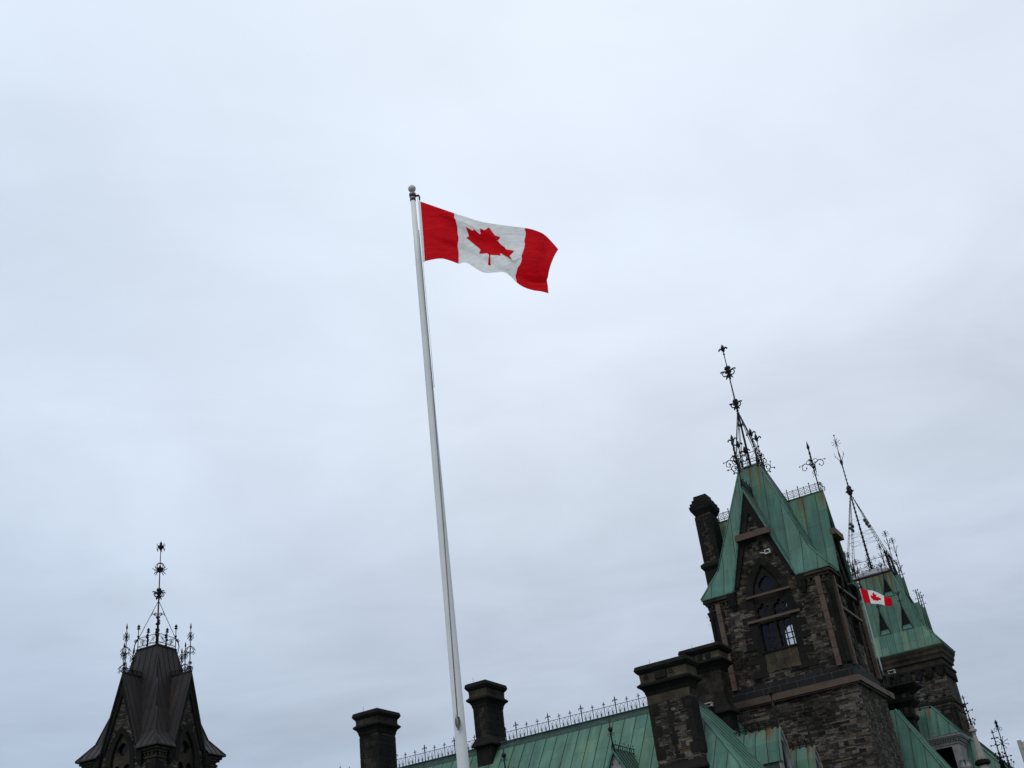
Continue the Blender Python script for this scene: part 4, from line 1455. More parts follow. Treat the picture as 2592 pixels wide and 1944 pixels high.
# floodlight on the gable
fl = MB()
lx, lz = 0.58, 26.72
fl.prism([(lx - 0.02, lz - 0.14), (lx + 0.34, lz - 0.10), (lx + 0.34, lz + 0.20), (lx - 0.02, lz + 0.16)], 'y', -W * YS - 0.38, -W * YS - 0.10, 0)
fl.prism([(lx - 0.38, lz + 0.06), (lx - 0.02, lz - 0.06), (lx - 0.02, lz - 0.002), (lx - 0.3, lz + 0.10)], 'y', -W * YS - 0.36, -W * YS - 0.30, 0)
fl.box(lx + 0.04, lx + 0.28, -W * YS - 0.40, -W * YS - 0.379, lz - 0.04, lz + 0.12, 1)
fl.box(lx + 0.1, lx + 0.2, -W * YS - 0.10, -W * YS - 0.0, lz - 0.04, lz + 0.06, 2)
flo = thing('floodlight', 'small white floodlight fixed above the pointed arch on the stone gable', 'floodlight', (CA, CB, 0), local=True)
fl.build('lamp_housing', ['white', 'moulding', 'steel'], flo)

# ------------------------------------------------------------------ dark leaded tower far left
lt = thing('lead_roofed_tower', 'stone tower under a dark flared lead roof with star topped iron finials', 'tower', (-73.62, 67.35, 0), rot=R(-28 + 5.5), local=True)


def mast_two(ms):
    z1_, z2_, z3_ = 37.35, 39.65, 41.75
    crown_node(ms, 0, 0, z1_, 0.8, 0.06, 6)
    # cage ball with drooping arms
    for i in range(8):
        a = 2 * math.pi * i / 8
        dx, dy = math.cos(a), math.sin(a)
        ms.tube([(dx * 0.05, dy * 0.05, z2_ + 0.62), (dx * 0.30, dy * 0.30, z2_ + 0.5), (dx * 0.38, dy * 0.38, z2_ + 0.25), (dx * 0.25, dy * 0.25, z2_ + 0.0), (dx * 0.05, dy * 0.05, z2_ - 0.1)], 0.028, 4)
        ms.tube([(0, 0, z2_ - 0.1), (dx * 0.35, dy * 0.35, z2_ + 0.02), (dx * 0.52, dy * 0.52, z2_ - 0.02), (dx * 0.62, dy * 0.62, z2_ + 0.1)], [0.04, 0.035, 0.03, 0.05], 4)
        ms.tube([(0, 0, z2_ - 0.2), (dx * 0.28, dy * 0.28, z2_ - 0.2), (dx * 0.48, dy * 0.48, z2_ - 0.42)], [0.04, 0.035, 0.05], 4)
    ms.lathe(0, 0, [(0.05, z2_ - 0.35), (0.2, z2_ - 0.1), (0.26, z2_ + 0.05), (0.1, z2_ + 0.25), (0.04, z2_ + 0.4)], 10)
    ms.tube([(0, 0, z3_ - 0.5), (0, 0, z3_ + 0.3)], 0.03, 6)
    ms.lathe(0, 0, [(0.03, z3_ - 0.35), (0.14, z3_ - 0.15), (0.26, z3_), (0.28, z3_ + 0.12), (0.1, z3_ + 0.2), (0.12, z3_ + 0.35), (0.004, z3_ + 0.62)], 10)
    for i in range(6):
        a = 2 * math.pi * i / 6
        dx, dy = math.cos(a), math.sin(a)
        ms.tube([(dx * 0.22, dy * 0.22, z3_ + 0.1), (dx * 0.34, dy * 0.34, z3_ + 0.2), (dx * 0.36, dy * 0.36, z3_ + 0.32)], 0.035, 4)
        ms.tube([(dx * 0.24, dy * 0.24, z3_), (dx * 0.34, dy * 0.34, z3_ - 0.1), (dx * 0.33, dy * 0.33, z3_ - 0.32)], 0.035, 4)
    for z_ in (33.6, 34.1, 34.6, 35.2):
        ms.lathe(0, 0, [(0.08, z_ - 0.12), (0.2, z_), (0.16, z_ + 0.1), (0.07, z_ + 0.16)], 8)


roof2 = pavilion(lt, dict(w=3.62, z0=12.0, zt=22.85, g=1.92, gf=23.45, ga=29.2, gr=29.6, win=(0.98, 19.0, 22.3, 24.75), oc=0.35, backw=1.0, trefoil=False,
                          roof='lead', edge='lead_edge', stone='rubble_brown', jdrop=1.0, q0=5.0,
                          levels=[(4.2, 23.15), (3.15, 24.45), (2.45, 26.6), (1.8, 29.2), (1.12, 32.3)], rib=0.62, gback=-1.6, gmid=-2.9, cr='star', lower=(3.7, 0.0), lowstone='rubble_brown'))
crown(lt, roof2, 1.10, 32.37, 36.7, dict(tip=42.2, fn=mast_two), dict(gap=0.0, r=0.026, at=0.66), 'bud')

# ------------------------------------------------------------------ main wing with the long green roof
mw = thing('stone_building', 'long stone wing with a green copper roof, iron ridge railing and stone chimneys', 'building', (-40, 60, 0))
RB, RZ, RA = 65.0, 17.03, -25.45
sl_ = 1.3
t9 = 8.3
wl = MB()
wl.box(-95, RA + t9 - 0.5, RB - t9 + 0.5, 84, 0, RZ - sl_ * t9 - 0.02)
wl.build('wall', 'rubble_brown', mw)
rf = MB()
rf.slope([(-95, RB, RZ), (RA, RB, RZ), (RA + t9, RB - t9, RZ - sl_ * t9), (-95, RB - t9, RZ - sl_ * t9)], 0, rib=0.8)
rf.slope([(RA, RB, RZ), (RA, 84, RZ), (RA + t9, 84, RZ - sl_ * t9), (RA + t9, RB - t9, RZ - sl_ * t9)], 0, rib=0.8)
rf.face([(-95, RB, RZ - 0.02), (RA, RB, RZ - 0.02), (RA, 84, RZ - 0.02), (-95, 84, RZ - 0.02)], 2)
# ridge moulding
rf.prism([(RB - 0.34, RZ - 0.42), (RB - 0.26, RZ - 0.20), (RB - 0.16, RZ - 0.16), (RB - 0.14, RZ + 0.02), (RB + 0.2, RZ + 0.02), (RB + 0.2, RZ - 0.42)], 'x', -95, RA + 0.10, 2)
rf.box(-95, RA + 0.12, RB - 0.20, RB + 0.22, RZ + 0.022, RZ + 0.07, 1)
rf.prism([(RA - 0.2, RZ - 0.42), (RA + 0.34, RZ - 0.42), (RA + 0.26, RZ - 0.2), (RA + 0.14, RZ - 0.16), (RA + 0.12, RZ + 0.018), (RA - 0.2, RZ + 0.018)], 'y', RB - 0.05, 72, 2)
for i in range(6):
    o_ = 0.17 * i
    rf.tube([(RA, RB + o_ - 0.02, RZ + 0.0), (RA + t9, RB - t9 + o_ - 0.02, RZ - sl_ * t9 + 0.0)], 0.055, 6, 1)
roofm = rf.build('roof', ['copper', 'copper_edge', 'copper_dark'], mw)

# ridge railing: continuous ironwork, posts as pieces of their own
cr = MB()
x0, x1 = -56.5, -25.9
z0 = RZ + 0.07
for zz_ in (0.03, 0.58):
    cr.tube([(x0, RB, z0 + zz_), (x1, RB, z0 + zz_)], 0.017, 4)
x = -30.22 - 2.44 * 11
while x < x1:
    for j in (0, 1):
        c0 = x + 0.10 + 0.31 * j
        if x0 < c0 < x1:
            cc = c0 + 0.155
            cr.tube([(cc - 0.15, RB, z0 + 0.58), (cc - 0.03, RB, z0 + 0.40), (cc + 0.11, RB, z0 + 0.30), (cc + 0.11, RB, z0 + 0.16), (cc, RB, z0 + 0.04)], 0.011, 4)
            cr.tube([(cc + 0.15, RB, z0 + 0.58), (cc + 0.03, RB, z0 + 0.40), (cc - 0.11, RB, z0 + 0.30), (cc - 0.11, RB, z0 + 0.16), (cc, RB, z0 + 0.04)], 0.011, 4)
            cr.lathe(cc, RB, [(0.012, z0 + 0.05), (0.045, z0 + 0.16), (0.05, z0 + 0.21), (0.012, z0 + 0.31)], 6)
    x += 2.44 / 3
crest = cr.build('cresting', 'iron', roofm)
tall = MB()
tall.tube([(0, 0, 0), (0, 0, 0.92)], 0.034, 6)
tall.lathe(0, 0, [(0.02, 0.86), (0.03, 0.95), (0.05, 1.02), (0.02, 1.1), (0.004, 1.2)], 6)
for s in (-1, 1):
    tall.tube([(0, 0, 0.84), (s * 0.07, 0, 0.92), (s * 0.14, 0, 0.92), (s * 0.18, 0, 0.82)], [0.03, 0.03, 0.03, 0.022], 5)
    tall.tube([(0, 0, 0.76), (s * 0.06, 0, 0.72)], 0.02, 4)
low = MB()
low.tube([(0, 0, 0), (0, 0, 0.80)], 0.024, 6)
low.lathe(0, 0, [(0.014, 0.74), (0.026, 0.82), (0.035, 0.87), (0.004, 0.98)], 6)
low.tube([(-0.11, 0, 0.79), (0.11, 0, 0.79)], 0.024, 5)
TF = tall.build('finial', 'iron', crest, org=(0, 0, 0))
LF = low.build('finial', 'iron', crest, org=(0, 0, 0))
off = Vector((-40, 60, 0))
first = [True, True]
k = 0
for i in range(-10, 3):
    for j in range(3):
        x = -30.22 + 2.44 * i + 2.44 / 3 * j
        if not (x0 < x < x1) or (-50.6 < x < -47.4) or (-40.2 < x < -38.9):
            continue
        src = 0 if j == 0 else 1
        L = Vector((x, RB, z0 - 0.03)) - off
        if first[src]:
            (TF, LF)[src].location = L
            first[src] = False
        else:
            dup((TF, LF)[src], crest, L)


def chimney(cx, cy, hx, hy, zb, zsplay, zs1, zt, style='chimney', rods=((0.1, 0.1),), buff=None, splay=True, ov=1.0):
    c = MB()
    if splay:
        c.levels(cx, cy, [(hx + 0.04, hy + 0.04, zb), (hx + 0.04, hy + 0.04, zsplay), (hx + 0.27, hy + 0.27, zsplay + 0.02), (hx + 0.27, hy + 0.27, zsplay + 0.12), (hx + 0.02, hy + 0.02, zsplay + 0.58)], 1)
        c.levels(cx, cy, [(hx, hy, zsplay + 0.5), (hx, hy, zs1)], 0)
    else:
        c.levels(cx, cy, [(hx, hy, zb), (hx, hy, zs1)], 0)
    st = (0.02, 0.09, 0.12, 0.2, 0.22)
    zz_ = zs1
    c.levels(cx, cy, [(hx + 0.03 * ov, hy + 0.03 * ov, zz_ - 0.16), (hx + 0.10 * ov, hy + 0.10 * ov, zz_ - 0.02), (hx + 0.10 * ov, hy + 0.10 * ov, zz_ + 0.05), (hx + 0.24 * ov, hy + 0.24 * ov, zz_ + 0.22), (hx + 0.50 * ov, hy + 0.50 * ov, zz_ + 0.36), (hx + 0.52 * ov, hy + 0.52 * ov, zz_ + 0.46), (hx + 0.30 * ov, hy + 0.30 * ov, zz_ + 0.58)], 1)
    c.levels(cx, cy, [(hx + 0.27 * ov, hy + 0.27 * ov, zz_ + 0.55), (hx + 0.24 * ov, hy + 0.24 * ov, zz_ + 0.75), (hx + 0.28 * ov, hy + 0.28 * ov, zt - 0.46)], 2 if buff else 0)
    # worn mouldings: joints cut in shallow pilaster lines
    body = c.build('chimney', [style, 'sooty', buff or style], mw)
    p = MB()
    p.levels(cx, cy, [(hx + 0.30 * ov, hy + 0.30 * ov, zt - 0.48), (hx + 0.44 * ov, hy + 0.44 * ov, zt - 0.38), (hx + 0.56 * ov, hy + 0.56 * ov, zt - 0.24), (hx + 0.47 * ov, hy + 0.47 * ov, zt - 0.02), (hx + 0.2 * ov, hy + 0.2 * ov, zt + 0.05)], 0)
    p.build('cap', 'sooty', body)
    for rx, ry in rods:
        r_ = MB()
        r_.tube([(cx + rx, cy + ry, zt - 0.1), (cx + rx, cy + ry, zt + 0.34)], 0.012, 4)
        r_.build('lightning_rod', 'iron', body)
    return body


c1 = chimney(-48.77, 65, 0.80, 1.0, 10, 15.8, 19.75, 21.16, rods=((-0.2, -1.2),), ov=0.62, buff='moulding')
c2 = chimney(-39.52, 65, 0.53, 1.0, 10, 16.9, 19.55, 21.05, rods=((-0.15, -1.3),), ov=0.62, buff='moulding')
for (cx, hx, z0_, z1_) in ((-48.77, 0.80, 16.6, 19.4), (-39.52, 0.53, 17.6, 19.3)):
    p = MB()
    random.seed(5)
    z = z0_
    i = 0
    while z < z1_:
        for sx in (-1, 1):
            ln = 0.25 if (i + (sx > 0)) % 2 else 0.42
            xa, xb = sorted((cx + sx * (hx + 0.015), cx + sx * (hx - ln)))
            p.box(xa, xb, 63.985, 66.015, z + 0.01, z + 0.34, 0)
        z += 0.36
        i += 1
    p.build('quoin', 'sooty', c1 if hx > 0.6 else c2)

c3 = chimney(-24.99, 61.55, 1.31, 0.55, 8, 12.2, 16.85, 18.42, style='rubble_brown', rods=((-0.75, -0.6),), buff='buff', ov=0.72)
p = MB()
random.seed(9)
p.box(-26.315, -23.665, 60.985, 61.1, 16.2, 16.83, 1)
for r0, z in enumerate([13.1 + 0.62 * i for i in range(5)]):
    up = r0 % 2
    for (xa, xb) in ((-26.32, -26.05 if up else -25.75), (-25.25 if up else -25.12, -24.85 if up else -24.95), (-24.0 if up else -24.2, -23.66)):
        p.box(xa, xb, 60.975, 62.12, z + 0.01, z + 0.60, 0)
for xa in (-26.1, -24.9):
    p.box(xa, xa + 0.02, 60.98, 61.0, 13.0, 13.1, 0)
p.build('quoin', ['quoin', 'buff'], c3)
p = MB()
for xa in (-26.05, -24.45):
    pts = [(xa + 0.11 * math.cos(t), 60.715, 17.72 + 0.11 * math.sin(t)) for t in [2 * math.pi * i / 10 for i in range(11)]]
    p.tube(pts, 0.03, 5)
p.box(-25.5, -24.75, 60.70, 60.9, 17.5, 17.93, 0)
p.build('carved_boss', 'sooty', c3)
c4 = chimney(-25.06, 68.6, 0.97, 0.6, 10, 16.3, 19.15, 20.62, rods=((-0.6, -0.5),), buff='buff', ov=0.85)
p = MB()
for xa in (-25.8, -25.3, -24.75):
    p.box(xa, xa + 0.3, 67.70, 67.9, 19.75, 20.13, 0)
p.build('carved_boss', 'quoin', c4)


def slope_z(a=None, b=None):
    return RZ - sl_ * ((RB - b) if a is None else (a - RA))


def dormer_front(cx, yf, za, hw, zb):
    """steep little gabled dormer on the front slope"""
    yr = RB - (RZ - za) / sl_ + 0.15
    yb = RB - (RZ - zb) / sl_ + 0.3
    d = MB()
    d.prism([(cx - hw + 0.12, zb), (cx + hw - 0.12, zb), (cx, za - 0.18)], 'y', yf + 0.1, yf + 0.3, 0)
    for i in range(5):
        f = (i + 1) / 7
        for s in (-1, 1):
            xx = cx + s * (hw * 0.55) * (1 - f) * 0.9
            zq = zb + (za - zb) * f
            d.box(xx - 0.03, xx + 0.03, yf + 0.085, yf + 0.11, zq - 0.05, zq + 0.05, 1)
    d.box(cx - 0.07, cx + 0.07, yf + 0.083, yf + 0.11, zb + 0.2, zb + 1.1, 1)
    body = d.build('dormer', ['greywhite', 'dark'], mw)
    r_ = MB()
    for s in (-1, 1):
        r_.slope([(cx, yf - 0.1, za), (cx + s * hw, yf - 0.1, zb), (cx + s * hw, yb, zb), (cx, yr, za)], 0, rib=0.42, rw=0.05, rh=0.05)
        V = [(cx, yf - 0.1, za + 0.02), (cx + s * hw, yf - 0.1, zb), (cx + s * (hw - 0.10), yf - 0.1, zb), (cx, yf - 0.1, za - 0.2),
             (cx, yf + 0.2, za - 0.2), (cx + s * (hw - 0.10), yf + 0.2, zb)]
        r_.mesh(V, [(0, 1, 2, 3), (3, 2, 5, 4)], 1)
    r_.build('dormer_roof', ['copper', 'copper_edge'], body)
    ir = MB()
    for zz_ in (0.05, 0.30):
        ir.tube([(cx, yf, za + zz_), (cx, yr, za + zz_)], 0.024, 4)
    n = 10
    for i in range(n):
        y = yf + (yr - yf) * (i + 0.5) / n
        ir.tube([(cx, y, za), (cx, y, za + (0.5 if i % 2 else 0.38))], 0.014, 4)
        ir.ball((cx, y, za + (0.48 if i % 2 else 0.18)), 0.04, 5)
        ir.tube([(cx, y - 0.08, za + 0.05), (cx, y + 0.08, za + 0.3)], 0.012, 4)
    ir.build('cresting', 'iron', body)
    f = MB()
    f.tube([(cx, yf + 0.02, za - 0.15), (cx, yf + 0.02, za + 1.68)], [0.05, 0.028], 6)
    f.lathe(cx, yf + 0.02, [(0.05, za + 0.95), (0.13, za + 1.03), (0.15, za + 1.12), (0.12, za + 1.2), (0.03, za + 1.28)], 8)
    for s in (-1, 1):
        curl(f, (cx, yf + 0.02, za + 0.82), s, 0, 0.12, 0.018, up=1)
        f.tube([(cx, yf + 0.02, za + 0.3), (cx + s * 0.1, yf + 0.02, za + 0.2), (cx + s * 0.09, yf + 0.02, za + 0.05)], 0.03, 4)
    f.lathe(cx, yf + 0.02, [(0.06, za - 0.2), (0.12, za - 0.1), (0.1, za + 0.05), (0.05, za + 0.12)], 8)
    f.build('finial', 'iron', body)


dormer_front(-28.47, 60.0, 14.05, 1.5, 11.3)
dormer_front(-35.72, 60.0, 14.05, 1.5, 11.3)


def dormer_side(xf, cy, za, prof, zb):
    """gambrel dormer on the end slope facing right; prof = [(half width, z)] from ridge to eaves"""
    def xb(z):
        return RA + (RZ - z) / sl_ - 0.3
    d = MB()
    hw = prof[-1][0]
    poly = [(cy - h, z - 0.05) for h, z in reversed(prof)] + [(cy + h, z - 0.05) for h, z in prof[1:]]
    full = [(cy - hw + 0.1, zb)] + [(min(max(y, cy - hw + 0.1), cy + hw - 0.1), z) for y, z in poly] + [(cy + hw - 0.1, zb)]
    # body, then a white arched front
    d.prism(full, 'x', xf - 2.6, xf - 0.30, 1)
    arch_ = arch(cy, 0.52, zb + 0.01, za - 1.45, za - 0.75, 6)
    TT = lambda p: (xf - 0.28 + (p[1]), p[0], p[2])
    d2 = MB(TT)
    d2.panel(full, [arch_], 0.0, 0.16, 0)
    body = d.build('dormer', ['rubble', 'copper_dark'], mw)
    d2.build('dormer_front', 'greywhite', body)
    g_2 = MB(TT)
    g_2.panel(arch_, [], -0.015, -0.005, 0)
    g_2.build('dormer_opening', 'dark', body)
    r_ = MB()
    for s in (-1, 1):
        for i in range(len(prof) - 1):
            (h0, z0_), (h1, z1_) = prof[i], prof[i + 1]
            r_.slope([(xf, cy + s * h0, z0_), (xf, cy + s * h1, z1_), (xb(z1_), cy + s * h1, z1_), (xb(z0_), cy + s * h0, z0_)], 0, ztop=za, rib=0.72, rw=0.03, rh=0.03)
            V = [(xf, cy + s * h0, z0_ + 0.01), (xf, cy + s * h1, z1_ + 0.01), (xf, cy + s * h1 * 0.86, z1_ - 0.12), (xf, cy + s * h0 * 0.86, z0_ - 0.16),
                 (xf - 0.28, cy + s * h1 * 0.86, z1_ - 0.12), (xf - 0.28, cy + s * h0 * 0.86, z0_ - 0.16)]
            r_.mesh(V, [(0, 1, 2, 3), (3, 2, 4, 5)], 2)
    r_.build('dormer_roof', ['copper_rust_low', 'copper_edge', 'greywhite'], body)
    ir = MB()
    x = xf - 0.5
    while x > xb(za) + 0.3:
        ir.tube([(x, cy, za - 0.06), (x, cy, za + 0.32)], 0.03, 5)
        ir.lathe(x, cy, [(0.03, za - 0.12), (0.09, za - 0.03), (0.03, za + 0.05)], 6)
        star(ir, x, cy, za + 0.28, 0.15, 0.02, 6, True, ((1, 0), (0, 1)))
        x -= 0.42
    ir.tube([(xf, cy, za + 0.14), (xb(za), cy, za + 0.14)], 0.024, 4)
    ir.build('cresting', 'iron', body)
    f = MB()
    f.tube([(xf - 0.15, cy, za - 0.5), (xf - 0.15, cy, za + 2.1)], [0.05, 0.035], 6)
    f.lathe(xf - 0.15, cy, [(0.1, za - 0.2), (0.06, za + 0.1), (0.1, za + 0.6), (0.05, za + 0.9), (0.1, za + 1.2), (0.04, za + 1.4)], 8)
    fleur(f, xf - 0.15, cy, za + 1.7, 0.6, 0.035)
    f.build('finial', 'iron', body)


dormer_side(-20.75, 67.0, 14.62, [(0, 14.62), (0.62, 13.72), (1.0, 12.55)], 10.2)
dormer_side(-19.75, 69.6, 13.62, [(0, 13.62), (0.55, 12.85), (0.9, 11.8)], 10.0)


def security_camera(label, a, b, z, s=1.0):
    o = thing('security_camera', label, 'camera', (a, b, z))
    h = MB()
    h.box(-0.16 * s, 0.20 * s, -0.26 * s, 0.0, 0.0, 0.15 * s, 0)
    h.prism([(-0.20 * s, 0.152 * s), (0.24 * s, 0.152 * s), (0.22 * s, 0.19 * s), (-0.17 * s, 0.19 * s)], 'y', -0.32 * s, 0.02, 0)
    h.build('housing', 'white', o, org=(0, 0, 0))
    k_ = MB()
    k_.tube([(0.0, 0.0, 0.02), (0.0, 0.22 * s, -0.04), (0.0, 0.22 * s, -0.3 * s)], 0.03, 5)
    k_.box(-0.1 * s, 0.14 * s, -0.273 * s, -0.262 * s, 0.03 * s, 0.12 * s)
    k_.build('bracket', 'iron', o, org=(0, 0, 0))


security_camera('small white camera on the dark stone chimney beside the green roof ridge', -25.1, 67.75, 16.8, 1.1)

# ------------------------------------------------------------------ rear wing on the right
rw = thing('stone_building', 'rear wing with a big white dormer in its green roof and a pale pinnacle', 'building', (-18, 92, 0))
# nearer green hip roof right behind the gabled tower
n_ = MB()
ha, hb_, hz_ = -17.55, 84.0, 17.25
t8 = 4.6
n_.slope([(-24.0, hb_, hz_), (ha, hb_, hz_), (ha + t8, hb_ - t8, hz_ - 1.85 * t8), (-24.0, hb_ - t8, hz_ - 1.85 * t8)], 0, rib=0.8)
n_.slope([(ha, hb_, hz_), (ha, hb_ + 1.6, hz_), (ha + t8, hb_ + 1.6, hz_ - 1.85 * t8), (ha + t8, hb_ - t8, hz_ - 1.85 * t8)], 0, rib=0.8)
n_.face([(-24, hb_, hz_ - .01), (ha, hb_, hz_ - .01), (ha, hb_ + 1.6, hz_ - .01), (-24, hb_ + 1.6, hz_ - .01)], 1)
n_.face([(-24, hb_ + 1.6, hz_), (ha, hb_ + 1.6, hz_), (ha + t8, hb_ + 1.6, hz_ - 1.85 * t8), (-24, hb_ + 1.6, hz_ - 1.85 * t8)], 1)
n_.tube([(ha, hb_, hz_), (ha + t8, hb_ - t8, hz_ - 1.85 * t8)], 0.08, 6, 1)
n_.tube([(ha + 0.2, hb_, hz_ - 0.1), (ha + t8 + .2, hb_ - t8, hz_ - 1.85 * t8 - 0.1)], 0.05, 6, 1)
n_.build('roof', ['copper', 'copper_edge'], rw)
wl = MB()
wl.box(-24, ha + t8 - 0.4, hb_ - t8 + 0.4, 86.5, 0, hz_ - 1.85 * t8)
wl.box(-32, -9.0, 86.6, 99.0, 0, 8.6)
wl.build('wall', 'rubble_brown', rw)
m_ = MB()
ra, rb_, rz_ = -15.0, 92.0, 16.3
t7 = 6.0
m_.slope([(-32, rb_, rz_), (ra, rb_, rz_), (ra + t7, rb_ - t7, rz_ - 1.3 * t7), (-32, rb_ - t7, rz_ - 1.3 * t7)], 0, rib=0.72)
m_.slope([(ra, rb_, rz_), (ra, 99, rz_), (ra + t7, 99, rz_ - 1.3 * t7), (ra + t7, rb_ - t7, rz_ - 1.3 * t7)], 0, rib=0.72)
m_.face([(-32, rb_, rz_ - .01), (ra, rb_, rz_ - .01), (ra, 99, rz_ - .01), (-32, 99, rz_ - .01)], 1)
m_.tube([(ra, rb_, rz_), (ra + t7, rb_ - t7, rz_ - 1.3 * t7)], 0.09, 6, 1)
rroof = m_.build('roof', ['copper', 'copper_edge'], rw)
# big white dormer with a hipped copper roof
d = MB()
dl, dr, df, dbk = -18.9, -14.72, 88.15, 92.2
d.box(dr - 0.52, dr, df, df + 0.5, 8.5, 14.85, 0)                      # corner pilaster
d.box(dl, dr - 0.52, df, df + 0.45, 14.70, 14.85, 0)
d.box(dr - 0.45, dr, df + 0.5, dbk, 8.5, 14.85, 0)
d.box(dl, dr - 0.52, df + 0.95, df + 1.0, 8.5, 14.85, 1)
for i in range(3):
    c_y = df + 0.9 + 0.75 * i
    d.prism(arch(c_y, 0.24, 10.5, 13.3, 13.8, 4), 'x', dr - 0.003, dr + 0.004, 1)
dm = d.build('dormer', ['greywhite', 'dark'], rw)
for i, (ox, oy) in enumerate(((-0.12, -0.18), (0.16, 0.14), (0.16, 0.62))):
    c = MB()
    c.lathe(dr + ox, df + oy, [(0.15, 8.5), (0.13, 12.7), (0.15, 12.75), (0.13, 12.85), (0.22, 13.15), (0.22, 13.25), (0.15, 13.27), (0.14, 13.6), (0.2, 13.66)], 12)
    c.build('column', 'greywhite', dm)
c = MB()
for pr, za_, zb_ in ((0.06, 14.85, 15.02), (0.20, 15.14, 15.26), (0.30, 15.26, 15.36), (0.36, 15.36, 15.52)):
    c.box(dl, dr + pr, df - pr, dbk, za_, zb_)
x = dl
while x < dr + 0.1:
    c.box(x, x + 0.09, df - 0.17, df, 15.02, 15.14)
    x += 0.18
y = df
while y < dbk - 0.2:
    c.box(dr, dr + 0.17, y, y + 0.09, 15.02, 15.14)
    y += 0.18
c.build('cornice', 'greywhite', dm)
r_ = MB()
fl_, fr_, fy = dl, dr + 0.40, df - 0.40
zr_ = 17.85
r_.slope([(dl, fy + 1.35, zr_), (-16.05, fy + 1.35, zr_), (fr_, fy, 15.53), (dl, fy, 15.53)], 0, rib=0.75, rw=0.03, rh=0.03)
r_.slope([(-16.05, fy + 1.35, zr_), (-16.05, dbk, zr_), (fr_, dbk, 15.53), (fr_, fy, 15.53)], 0, rib=0.75)
r_.tube([(-16.05, fy + 1.35, zr_), (fr_, fy, 15.53)], 0.06, 6, 1)
r_.tube([(dl, fy + 1.35, zr_), (-16.05, fy + 1.35, zr_), (-16.05, dbk, zr_)], 0.08, 6, 1)
r_.build('dormer_roof', ['copper_rust_low', 'copper_edge'], dm)
ir = MB()
for i in range(3):
    x = -16.1 - 0.75 * i
    ir.tube([(x, fy + 1.3, zr_ - 0.75 + 0.2 * i), (x, fy + 1.35, zr_ + 0.9)], 0.035, 5)
    ir.lathe(x, fy + 1.32, [(0.05, zr_ - 0.2), (0.1, zr_ - 0.05), (0.05, zr_ + 0.1)], 6)
    fleur(ir, x, fy + 1.35, zr_ + 0.55, 0.6, 0.035)
ir.tube([(-18.5, fy + 1.35, zr_ + 0.3), (-16.05, fy + 1.35, zr_ + 0.3)], 0.025, 4)
ir.build('cresting', 'iron', dm)
# pale pinnacle over a dark turret cap
pn = MB()
pa, pb = -13.5, 88.0
pn.lathe(pa, pb, [(0.44, 12.6), (0.38, 13.2), (0.29, 13.9), (0.19, 14.6), (0.13, 15.15), (0.16, 15.17), (0.16, 15.3), (0.27, 15.36), (0.28, 15.48), (0.15, 15.55), (0.17, 15.66), (0.15, 15.76), (0.04, 15.8)], 8, 0, False, rot=R(22.5))
pn.lathe(pa, pb, [(0.36, 0.0), (0.36, 12.9), (0.38, 13.0), (0.55, 13.12), (0.55, 13.28), (0.48, 13.3), (0.48, 13.36), (0.2, 13.5)], 10, 1, False)
pin = pn.build('pinnacle', ['concrete', 'sooty'], rw)


def berry_finial(x, y, z, H, parent, big=False):
    f = MB()
    f.tube([(x, y, z), (x, y, z + H)], [0.055, 0.032], 6)
    if big:
        f.lathe(x, y, [(0.02, z + H - 0.4), (0.12, z + H - 0.28), (0.06, z + H - 0.15), (0.12, z + H - 0.02), (0.004, z + H + 0.2)], 8)
        for s, t in ((1, 0), (-1, 0), (0, 1), (0, -1)):
            curl(f, (x, y, z + H - 0.5), s, t, 0.16, 0.022)
        star(f, x, y, z + H * 0.58, 0.42, 0.02, 8)
        f.lathe(x, y, [(0.2, z - 0.6), (0.07, z + 0.5)], 6)
    else:
        f.lathe(x, y, [(0.02, z + H - 0.12), (0.06, z + H - 0.05), (0.004, z + H + 0.1)], 6)
        f.tube([(x - 0.12, y, z + H - 0.12), (x + 0.12, y, z + H - 0.12)], 0.03, 5)
        f.tube([(x, y - 0.12, z + H - 0.12), (x, y + 0.12, z + H - 0.12)], 0.03, 5)
    for fr_h, rr in (((0.74, 0.17), (0.5, 0.36)) if not big else ((0.3, 0.3),)):
        for s, t in ((1, 0), (-1, 0), (0, 1), (0, -1)):
            f.tube([(x, y, z + H * fr_h), (x + s * rr, y + t * rr, z + H * fr_h)], 0.018, 4)
            f.ball((x + s * rr, y + t * rr, z + H * fr_h), 0.065, 6)
            if rr > 0.3:
                f.ball((x + s * rr * 0.55, y + t * rr * 0.55, z + H * fr_h), 0.03, 5)
    for s, t in ((1, 0), (-1, 0), (0, 1), (0, -1)):
        for rr, hh in ((0.34, 0.17), (0.22, 0.22)):
            f.tube([(x, y, z + 0.05), (x + s * rr * 0.8, y + t * rr * 0.8, z + H * hh * 0.6), (x + s * rr, y + t * rr, z + H * hh)], 0.014, 4)
            f.ball((x + s * rr, y + t * rr, z + H * hh), 0.065, 6)
        f.tube([(x + s * 0.2, y + t * 0.2, z + 0.0), (x + s * 0.24, y + t * 0.24, z + 0.12), (x + s * 0.18, y + t * 0.18, z + 0.24)], [0.03, 0.06, 0.03], 5)
    f.build('finial', 'iron', parent)


berry_finial(pa + 0.02, pb, 15.76, 2.1, pin)
berry_finial(-12.25, 88.0, 13.2, 1.95, rroof)
berry_finial(-11.83, 88.0, 12.3, 3.35, rroof, True)
f = MB()
f.lathe(-12.28, 88.0, [(0.3, 12.4), (0.1, 12.9), (0.2, 12.95), (0.09, 13.25)], 8)
f.build('finial_base', 'sooty', rroof)
